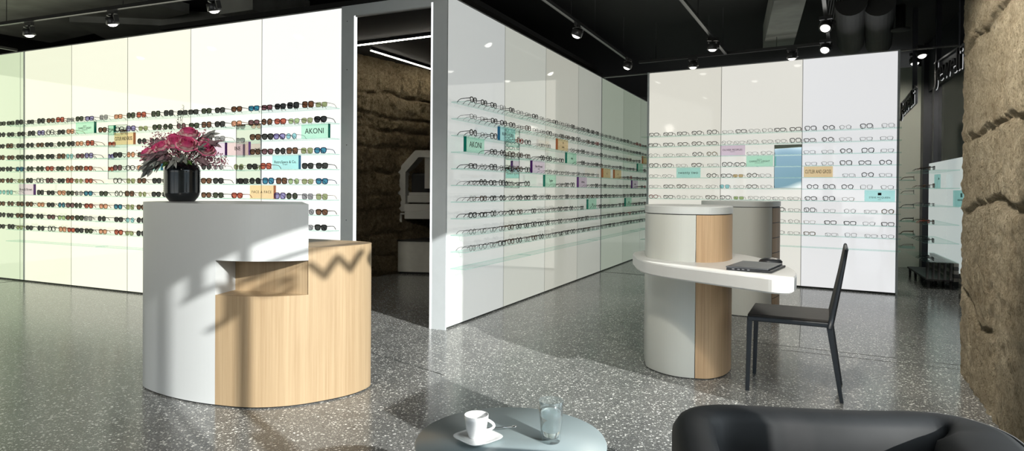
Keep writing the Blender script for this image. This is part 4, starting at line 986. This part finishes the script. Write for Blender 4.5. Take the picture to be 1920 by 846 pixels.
# ------------------------------------------------------------------ tracks and spotlights
TR = []
def track(a, b, z, label, rods):
    a = Vector(a+(z,)); b = Vector(b+(z,)); d = b-a; c = (a+b)/2; rz = math.atan2(d.y, d.x); L_ = d.length
    t = empty('light_track', tuple(c), rz)
    m = MB(); m.box((0, 0, 0), (L_, .036, .034)); m.build('rail', 'spot_black', t)
    m = MB()
    for s in (-1, 1): m.box((0, s*.016, -.0175), (L_, .004, .002))
    m.build('rail_lip', 'track_metal', t)
    for q in rods:
        x = -L_/2+q*L_; m = MB(); m.tube([(x, 0, .017), (x, 0, 3.5-z)], .0035, 6); m.build('rod', 'track_metal', t)
    tag(t, label, 'light track', 'ceiling light tracks'); return t
track((-8.2, 8.14), (-1.2, 5.33), 2.98, 'black light track running along the left lit wall', (.12, .38, .62, .86))
track((-.65, 4.0), (1.62, 8.9), 2.98, 'black light track running along the middle lit wall', (.2, .55, .7, .93))
track((1.75, 8.97), (3.78, 7.72), 2.98, 'black light track running along the right lit wall', (.1, .4, .75))
track((.55, 4.0), (2.74, 8.33), 2.98, 'black light track crossing the middle of the ceiling', (.3, .62, .95))
track((2.0, 4.3), (3.75, 7.68), 2.98, 'black light track at the right side of the ceiling', (.4, .8))
def spot(x, y, label, rz, tilt, z=2.98, s=1.0):
    t = empty('track_spotlight', (x, y, z), rz)
    m = MB(); m.box((0, 0, -.03), (.12*s, .032, .035)); m.tube([(0, 0, -.045), (0, 0, -.07)], .012, 10); m.build('adapter', 'spot_black', t)
    m = MB(); m.lathe([(.028, -.072), (.05, -.068), (.052, -.062), (0, -.060)], 20); m.build('swivel', 'track_metal', t)
    m = MB(); m.lathe([(0, .035), (.055, .035), (.060, .028), (.060, -.028), (.056, -.034), (.048, -.034), (.046, -.028), (0, -.028)], 28); m.box((.065, 0, .02), (.014, .05, .07)); h = m.build('housing', 'spot_black', t); h.location = (0, 0, -.115); h.rotation_euler = (tilt, 0, 0)
    m = MB(); m.lathe([(.046, -.030), (.040, -.042), (.026, -.052), (0, -.056)], 24); l = m.build('lens', 'lens_glow', h)
    tag(t, label, 'spotlight', 'ceiling track spotlights')
spot(-5.24, 7.0, 'leftmost black spotlight on the track above the left lit wall', WA.rz, R(10))
spot(-4.03, 6.50, 'second black spotlight from the left above the left lit wall', WA.rz, R(12))
spot(-2.77, 5.98, 'black spotlight above the left lit wall, nearest the doorway', WA.rz, R(16))
spot(.68, 6.86, 'black spotlight on the middle wall track, nearer one', WB.rz, R(24))
spot(1.53, 8.62, 'black spotlight at the far end of the middle wall track', WB.rz, R(24))
spot(2.30, 7.46, 'black spotlight at the end of the crossing ceiling track', 0, R(5))
spot(2.38, 8.55, 'black spotlight above the left of the right lit wall', WC.rz, R(0))
spot(3.42, 7.93, 'glowing black spotlight above the middle of the right lit wall', WC.rz, R(4))
spot(3.14, 6.5, 'larger tilted spotlight at the right, upper of the two in line', R(-40), R(-38))
spot(3.62, 7.50, 'larger tilted spotlight at the right, lower of the two in line', R(-40), R(-38))
spot(5.15, 8.29, 'small spotlight right of the right lit wall, lower left of the pair', 0, R(-10), 3.0)
spot(4.96, 7.85, 'small spotlight right of the right lit wall, upper right of the pair', 0, R(-20), 3.0)
# ceiling services
for i, (a, b, lb) in enumerate((((3.6, 6.9), (4.62, 8.85), 'round dark air duct under the ceiling, left of the two'), ((3.9, 6.9), (5.0, 8.85), 'round dark air duct under the ceiling, right of the two'))):
    m = MB(); A = Vector(a+(3.24,)); B = Vector(b+(3.24,)); d = (B-A).normalized()
    m.tube([tuple(A), tuple(B), tuple(B+d*.06), tuple(B+d*.10)], [.16, .16, .13, .06], 24); o = m.build('air_duct', 'duct_grey'); tag(o, lb, 'duct', 'round ceiling ducts')
m = MB(); m.prism([(2.62, 6.5), (2.92, 6.45), (3.72, 8.6), (3.38, 8.75)], 3.12, 3.44); o = m.build('air_duct', 'board_grey'); tag(o, 'square grey air duct under the ceiling near the middle', 'duct')
m = MB()
for i in range(7): m.box((3.38+i*.028, 7.0+i*.0, 3.25), (.012, 1.5, .01), R(-24))
o = m.build('ceiling_grille', 'duct_grey'); tag(o, 'slotted dark ceiling grille beside the larger tilted spotlight', 'grille')
m = MB(); m.lathe([(0, 0), (.1, 0), (.1, .02), (.05, .03), (.05, .3), (0, .3)], 20); o = m.build('ceiling_pipe', 'duct_grey'); o.location = (4.55, 7.6, 3.1); tag(o, 'short dark pipe with a flange under the ceiling at right', 'pipe')
m = MB(); m.box((-5.9, 8.2, 3.42), (3.4, 1.6, .12), R(-30)); m.box((-4.4, 8.9, 3.38), (2.6, 1.1, .2), R(8)); struct(m, 'ceiling_slab', 'board_grey')
m = MB(); m.box((-2.9, 7.6, 3.32), (.5, .9, .34), R(-24)); o = m.build('ceiling_box', 'board_grey'); tag(o, 'grey service box under the ceiling above the left lit wall', 'ceiling box')

# ------------------------------------------------------------------ far right corner: second window, shelves, bench
mb = MB(); a = Vector((4.3, 11.65)); b = Vector((6.75, 10.12)); d = b-a; c = (a+b)/2; mb.box((c.x, c.y, 1.6), (d.length, .1, 3.2), math.atan2(d.y, d.x)); struct(mb, 'wall_far', 'plaster')
U2 = Vector((.394, .919, 0)); N2 = Vector((.919, -.394, 0)); Q0 = Vector((5.5, 7.85, 0)); rz2 = math.atan2(U2.y, U2.x)
def qbox(mb, t0, t1, o0, o1, z0, z1, mi=0):
    c = Q0+U2*((t0+t1)/2)+N2*((o0+o1)/2); mb.box((c.x, c.y, (z0+z1)/2), (t1-t0, abs(o1-o0), z1-z0), rz2, mi)
mb = MB(); qbox(mb, 2.30, 2.52, -.06, .08, 0, 3.5); qbox(mb, 1.75, 1.86, -.02, .08, 0, 3.5); qbox(mb, -4.2, -3.9, 0, .1, 0, 3.5); qbox(mb, -4.2, 2.5, 0, .1, 2.75, 3.5); qbox(mb, -4.2, 2.4, 0.0, .08, 0, .16); struct(mb, 'trim_15', 'steel_dark')
mb = MB(); qbox(mb, -3.9, 2.3, .03, .036, .16, 2.75); struct(mb, 'window_2', 'window_pane')
mb = MB(); qbox(mb, -4.2, 3.2, .9, 1.0, 0, 3.5); qbox(mb, 3.1, 3.2, 0, .9, 0, 3.5); struct(mb, 'wall_arcade', 'dark_plaster')
mb = MB(); qbox(mb, .1, .3, .6, .66, .2, 2.6); o = mb.build('curtain_panel', 'plaster'); tag(o, 'pale narrow panel standing outside the dark window at far right', 'panel')
# lit back panel behind the window shelves
t = MB(); qbox(t, -.75, 2.0, -.03, 0, .2, 1.635); o = t.build('window_display_panel', 'lit_window_panel'); tag(o, 'white lit panel behind the glass window shelves at far right', 'panel')
SH2 = [1.48, 1.255, 1.025, .80, .57]
for i, z in enumerate(SH2):
    m = MB(); L_, dp, h = 1.5, .36, .004
    vs = [(-L_/2, -dp/2, -h), (L_/2, -dp/2, -h), (L_/2, dp/2, -h), (-L_/2, dp/2, -h), (-L_/2, -dp/2, h), (L_/2, -dp/2, h), (L_/2, dp/2, h), (-L_/2, dp/2, h)]
    m.add(vs, [(0, 3, 2, 1), (4, 5, 6, 7)], 0); m.add(vs, [(0, 1, 5, 4), (1, 2, 6, 5), (2, 3, 7, 6), (3, 0, 4, 7)], 1)
    o = m.build('glass_shelf', ['shelf_clear', 'shelf_edge']); c = Q0+U2*.80+N2*(-.215); o.location = (c.x, c.y, z); o.rotation_euler = (0, 0, rz2)
    tag(o, '%s wide glass shelf of the window display at far right' % ORD[i], 'shelf', 'window display shelves')
class PW:      # placement frame for the window shelves: fronts look along -U2 turned to the shop
    def __init__(s): s.rz = rz2
    def p(s, x, off, z): c = Q0+U2*x+N2*(-off); return Vector((c.x, c.y, z))
pw2 = PW()
spl = [('first', .10), ('second', .38), ('third', .70), ('fourth', 1.05)]
for i, z in enumerate(SH2+[.345]):
    for j, (nm_, x) in enumerate(spl[:3 if i < 5 else 2]):
        c = ['kn', 'nw', 'bw', 'nr', 'kw', 'kk'][i][j % 2]; fm, th_, wd = EYC.get(c, EYC['k'])
        place_specs('eyeglasses', pw2, x, z+.004, rs.choice([1, 2, 4]), th_, False, fm, 'lens_clear', '%s eyeglasses, %s from the pillar on %s' % (wd, nm_, ('%s window shelf' % ORD[i]) if i < 5 else 'the glass topped bench'), 'eyeglasses in the window display', off=.30)
# little sign box and block on the window shelves
t = empty('sign_block', tuple(pw2.p(1.0, .10, 1.26)), rz2)
m = MB(); m.box((0, 0, .095), (.24, .03, .19)); m.build('block', 'sign_teal', t); m = MB(); m.box((0, -.016, .13), (.05, .001, .03)); m.build('emblem', 'letter_grey', t)
tag(t, 'pale aqua sign block on the second window shelf at far right', 'sign')
t = empty('sign_block', tuple(pw2.p(.05, .045, 1.03)), rz2)
m = MB(); m.box((0, 0, .1), (.5, .02, .2)); m.build('block', 'sign_teal', t); m = MB(); m.box((-.07, -.012, .14), (.09, .002, .05)); m.build('emblem', 'letter_grey', t)
me = text_mesh('STEVE MCQUEEN', .032, .0006); me.materials.append(MATS['letter_grey']); o = bpy.data.objects.new('lettering', me); COL.objects.link(o); o.parent = t; o.location = (0, -.012, .08); o.rotation_euler = (R(90), 0, 0)
tag(t, 'aqua sign block with a grey square, against the lit panel at far right', 'sign')
# striped bench
bn = empty('bench', tuple(pw2.p(.80, .215, 0)), rz2)
m = MB()
for i in range(5): m.box((0, -.155, .125+i*.046), (1.5, .05, .042), 0, i % 2)
m.build('seat_front', ['stripe_light', 'stripe_dark'], bn)
m = MB()
for i in range(5): m.tube([(-.735, -.10+i*.062, .12), (-.735, -.10+i*.062, .33)], .016, 8)
m.build('end_bars', 'stripe_dark', bn)
m = MB(); m.box((0, .0, .112), (1.46, .30, .02)); m.build('under_frame', 'stripe_dark', bn)
m = MB(); m.box((0, 0, .337), (1.5, .36, .008)); m.build('glass_top', 'shelf_clear', bn)
for x in (-.66, -.2, .25, .68):
    for y in (-.12, .12): m = MB(); m.tube([(x, y, 0), (x, y, .105)], [.014, .02], 8); m.build('leg', 'stripe_dark', bn)
tag(bn, 'long low striped wooden bench with a glass top under the window shelves', 'bench')
m = MB()
for i in range(5): m.box((0, 0, .028+i*.056), (.62, .6, .054), 0, i % 2)
o = m.build('plinth_block', ['stripe_dark', 'stripe_light']); p = Vector((5.09, 7.48, 0))+Vector((.394, .919, 0))*-.42+Vector((.919, -.394, 0))*.37; o.location = tuple(p); o.rotation_euler = (0, 0, rz2-math.pi/2)
tag(o, 'small striped block plinth peeking out behind the stone pillar', 'plinth')
# small shelves on the back of the right lit wall's end
for i, yy in enumerate((1.345, 1.18, 1.015, .855, .70, .545)):
    pc = WC.p(.02, -.26, yy); m = MB(); m.box((0, 0, 0), (.17, .34, .006), 0, 0); o = m.build('glass_shelf', 'shelf_edge'); o.location = pc; o.rotation_euler = (0, 0, WC.rz)
    tag(o, '%s small glass shelf behind the right end of the right lit wall' % ORD[i], 'shelf', 'small shelves behind the right lit wall')
    g = 'nkkknm'[i]; fm, th_, wd = EYC[g]
    q = place_specs('eyeglasses', WC, .03, yy+.003, 2, th_, False, fm, 'lens_clear', '%s eyeglasses seen sideways on %s small shelf behind the right lit wall' % (wd, ORD[i]), 'eyeglasses behind the right lit wall', off=-.15)
    q.rotation_euler = (0, 0, WC.rz+R(90)); q.location = WC.p(.085, -.2, yy+.003)
# hanging letter signs
def letter_sign(a, b, ztop, zbot, label, txt, post=None, plate=True):
    a = Vector(a+(0,)); b = Vector(b+(0,)); d = b-a; rz = math.atan2(d.y, d.x); L_ = d.length; c = (a+b)/2
    t = empty('letter_sign', (c.x, c.y, ztop), rz)
    if plate: m = MB(); m.box((0, .012, -.10), (L_, .016, .20)); m.build('plate', 'steel_dark', t)
    m = MB(); m.box((0, 0, 0), (L_+.04, .03, .02)); m.build('rail', 'track_metal', t)
    h = ztop-zbot
    for nm_, off, mt, ex in (('letters', -.016, 'letter_black', .012), ('letter_edge', -.031, 'letter_edge', .0015)):
        me = text_mesh(txt, h*1.25, ex, name=nm_); me.materials.append(MATS[mt]); o = bpy.data.objects.new(nm_, me); COL.objects.link(o); o.parent = t; o.rotation_euler = (R(90), 0, 0)
        w = max(v.co.x for v in me.vertices)-min(v.co.x for v in me.vertices); s = L_*.92/w; 
        if nm_ == 'letters': o.scale = (s, 1, 1); o.location = (0, off, -h*.5)
        else: o.scale = (s, 1, 1); o.location = (0, .002, -h*.5-.006)
    if post:
        for x in post: m = MB(); m.box((x, 0, (3.5-ztop)/2), (.05, .05, 3.5-ztop)); m.build('hanger', 'steel_dark', t)
    tag(t, label, 'sign')
letter_sign((5.10, 7.80), (4.72, 6.75), 2.76, 2.48, 'dark hanging letter sign with bright letter edges beside the stone pillar', 'Jeweli', post=(-.45, .45))
letter_sign((5.72, 9.5), (4.96, 7.95), 2.50, 2.28, 'smaller dark hanging letter sign right of the right lit wall', 'Jeweli', post=(.72,), plate=True)
# sign rail hanging in the storefront beside the camera (casts the letter shadow on the counter)
letter_sign(tuple(lp(-2.62, .02))[:2], tuple(lp(-.55, .02))[:2], 2.39, 2.19, 'long hanging letter sign at the top of the shop window beside the camera', 'Jewelier', post=(-1.0, .1, 1.0), plate=False)

# ------------------------------------------------------------------ light
sd = Vector((-.64, .77, -.42)).normalized()
sun = bpy.data.lights.new('sun', 'SUN'); so = bpy.data.objects.new('sun', sun); COL.objects.link(so)
so.rotation_mode = 'QUATERNION'; so.rotation_quaternion = Vector((0, 0, -1)).rotation_difference(sd); sun.energy = 8.0; sun.angle = R(.6); sun.color = (1, .98, .94)
w = bpy.data.worlds.new('world'); C.world = w; w.use_nodes = True
bg = w.node_tree.nodes['Background']; bg.inputs[1].default_value = 5.2
wn = w.node_tree; tcw = wn.nodes.new('ShaderNodeTexCoord'); spz = wn.nodes.new('ShaderNodeSeparateXYZ'); wn.links.new(tcw.outputs['Generated'], spz.inputs[0])
wr = wn.nodes.new('ShaderNodeValToRGB'); we = wr.color_ramp.elements; we[0].position = .47; we[0].color = (.30, .30, .29, 1); we[1].position = .72; we[1].color = (.86, .94, 1.0, 1)
for po, cl_ in ((.498, (.30, .30, .29, 1)), (.503, (.05, .08, .10, 1)), (.530, (.07, .10, .13, 1)), (.542, (.30, .34, .37, 1)), (.57, (.40, .45, .48, 1)), (.60, (.80, .90, 1.0, 1))): e_ = we.new(po); e_.color = cl_
nz_ = wn.nodes.new('ShaderNodeTexNoise'); nz_.inputs['Scale'].default_value = 9; ma_ = wn.nodes.new('ShaderNodeMath'); ma_.operation = 'MULTIPLY_ADD'; ma_.inputs[1].default_value = .5; ma_.inputs[2].default_value = .5
wn.links.new(tcw.outputs['Generated'], nz_.inputs['Vector']); wn.links.new(spz.outputs[2], ma_.inputs[0])
mb_ = wn.nodes.new('ShaderNodeMath'); mb_.operation = 'MULTIPLY_ADD'; mb_.inputs[1].default_value = .03; wn.links.new(nz_.outputs['Fac'], mb_.inputs[0]); sb_ = wn.nodes.new('ShaderNodeMath'); sb_.operation = 'SUBTRACT'; sb_.inputs[1].default_value = .015
wn.links.new(ma_.outputs[0], mb_.inputs[2]); wn.links.new(mb_.outputs[0], sb_.inputs[0]); wn.links.new(sb_.outputs[0], wr.inputs[0]); wn.links.new(wr.outputs[0], bg.inputs[0])
# spot lamps: some at modelled spotlights, the rest unseen fill added to brighten
def lamp(p, target, e, size=1.1, soft=.04):
    l = bpy.data.lights.new('spot_and_fill_lamp', 'SPOT'); l.energy = e; l.spot_size = size; l.spot_blend = .6; l.shadow_soft_size = soft; l.color = (1, .94, .84)
    o = bpy.data.objects.new('spot_and_fill_lamp', l); COL.objects.link(o); o.location = p; o.rotation_mode = 'QUATERNION'; o.rotation_quaternion = Vector((0, 0, -1)).rotation_difference((Vector(target)-Vector(p)).normalized())
for p, q, e in (((3.12, 6.45, 2.80), (1.9, 4.6, .9), 60), ((3.60, 7.42, 2.80), (2.5, 6.3, .8), 60), ((.75, 6.8, 2.8), (.5, 6.4, 0), 40), ((5.15, 8.25, 2.8), (6.1, 10.6, 1.6), 120), ((4.96, 7.8, 2.8), (5.2, 7.6, 0), 60), ((1.35, 3.1, 2.9), (2.75, 3.7, 1.4), 210), ((.6, 2.4, 2.9), (2.6, 3.3, .7), 90), ((.55, 2.2, 2.9), (1.2, 4.2, .5), 130), ((1.2, 4.4, 2.9), (2.3, 6.3, .6), 60)): lamp(p, q, e)  # lamps at the spotlights first, then unseen fill added for pillar, desk, cabinet
for p, q, e in (((-1.3, .6, 2.9), (-1.7, 3.7, .9), 270), ((.2, .9, 2.9), (.1, 5.4, 1.5), 120), ((.9, 1.4, 2.95), (1.3, 4.2, .9), 120)): lamp(p, q, e, .9, .12)  # soft fill added near the camera, no fixtures, for counter, doorway and desk
C.cycles.max_bounces = 12; C.cycles.transmission_bounces = 12; C.cycles.transparent_max_bounces = 24; C.cycles.caustics_reflective = False; C.cycles.caustics_refractive = False
C.cycles.sample_clamp_indirect = 4
bpy.context.view_layer.update()
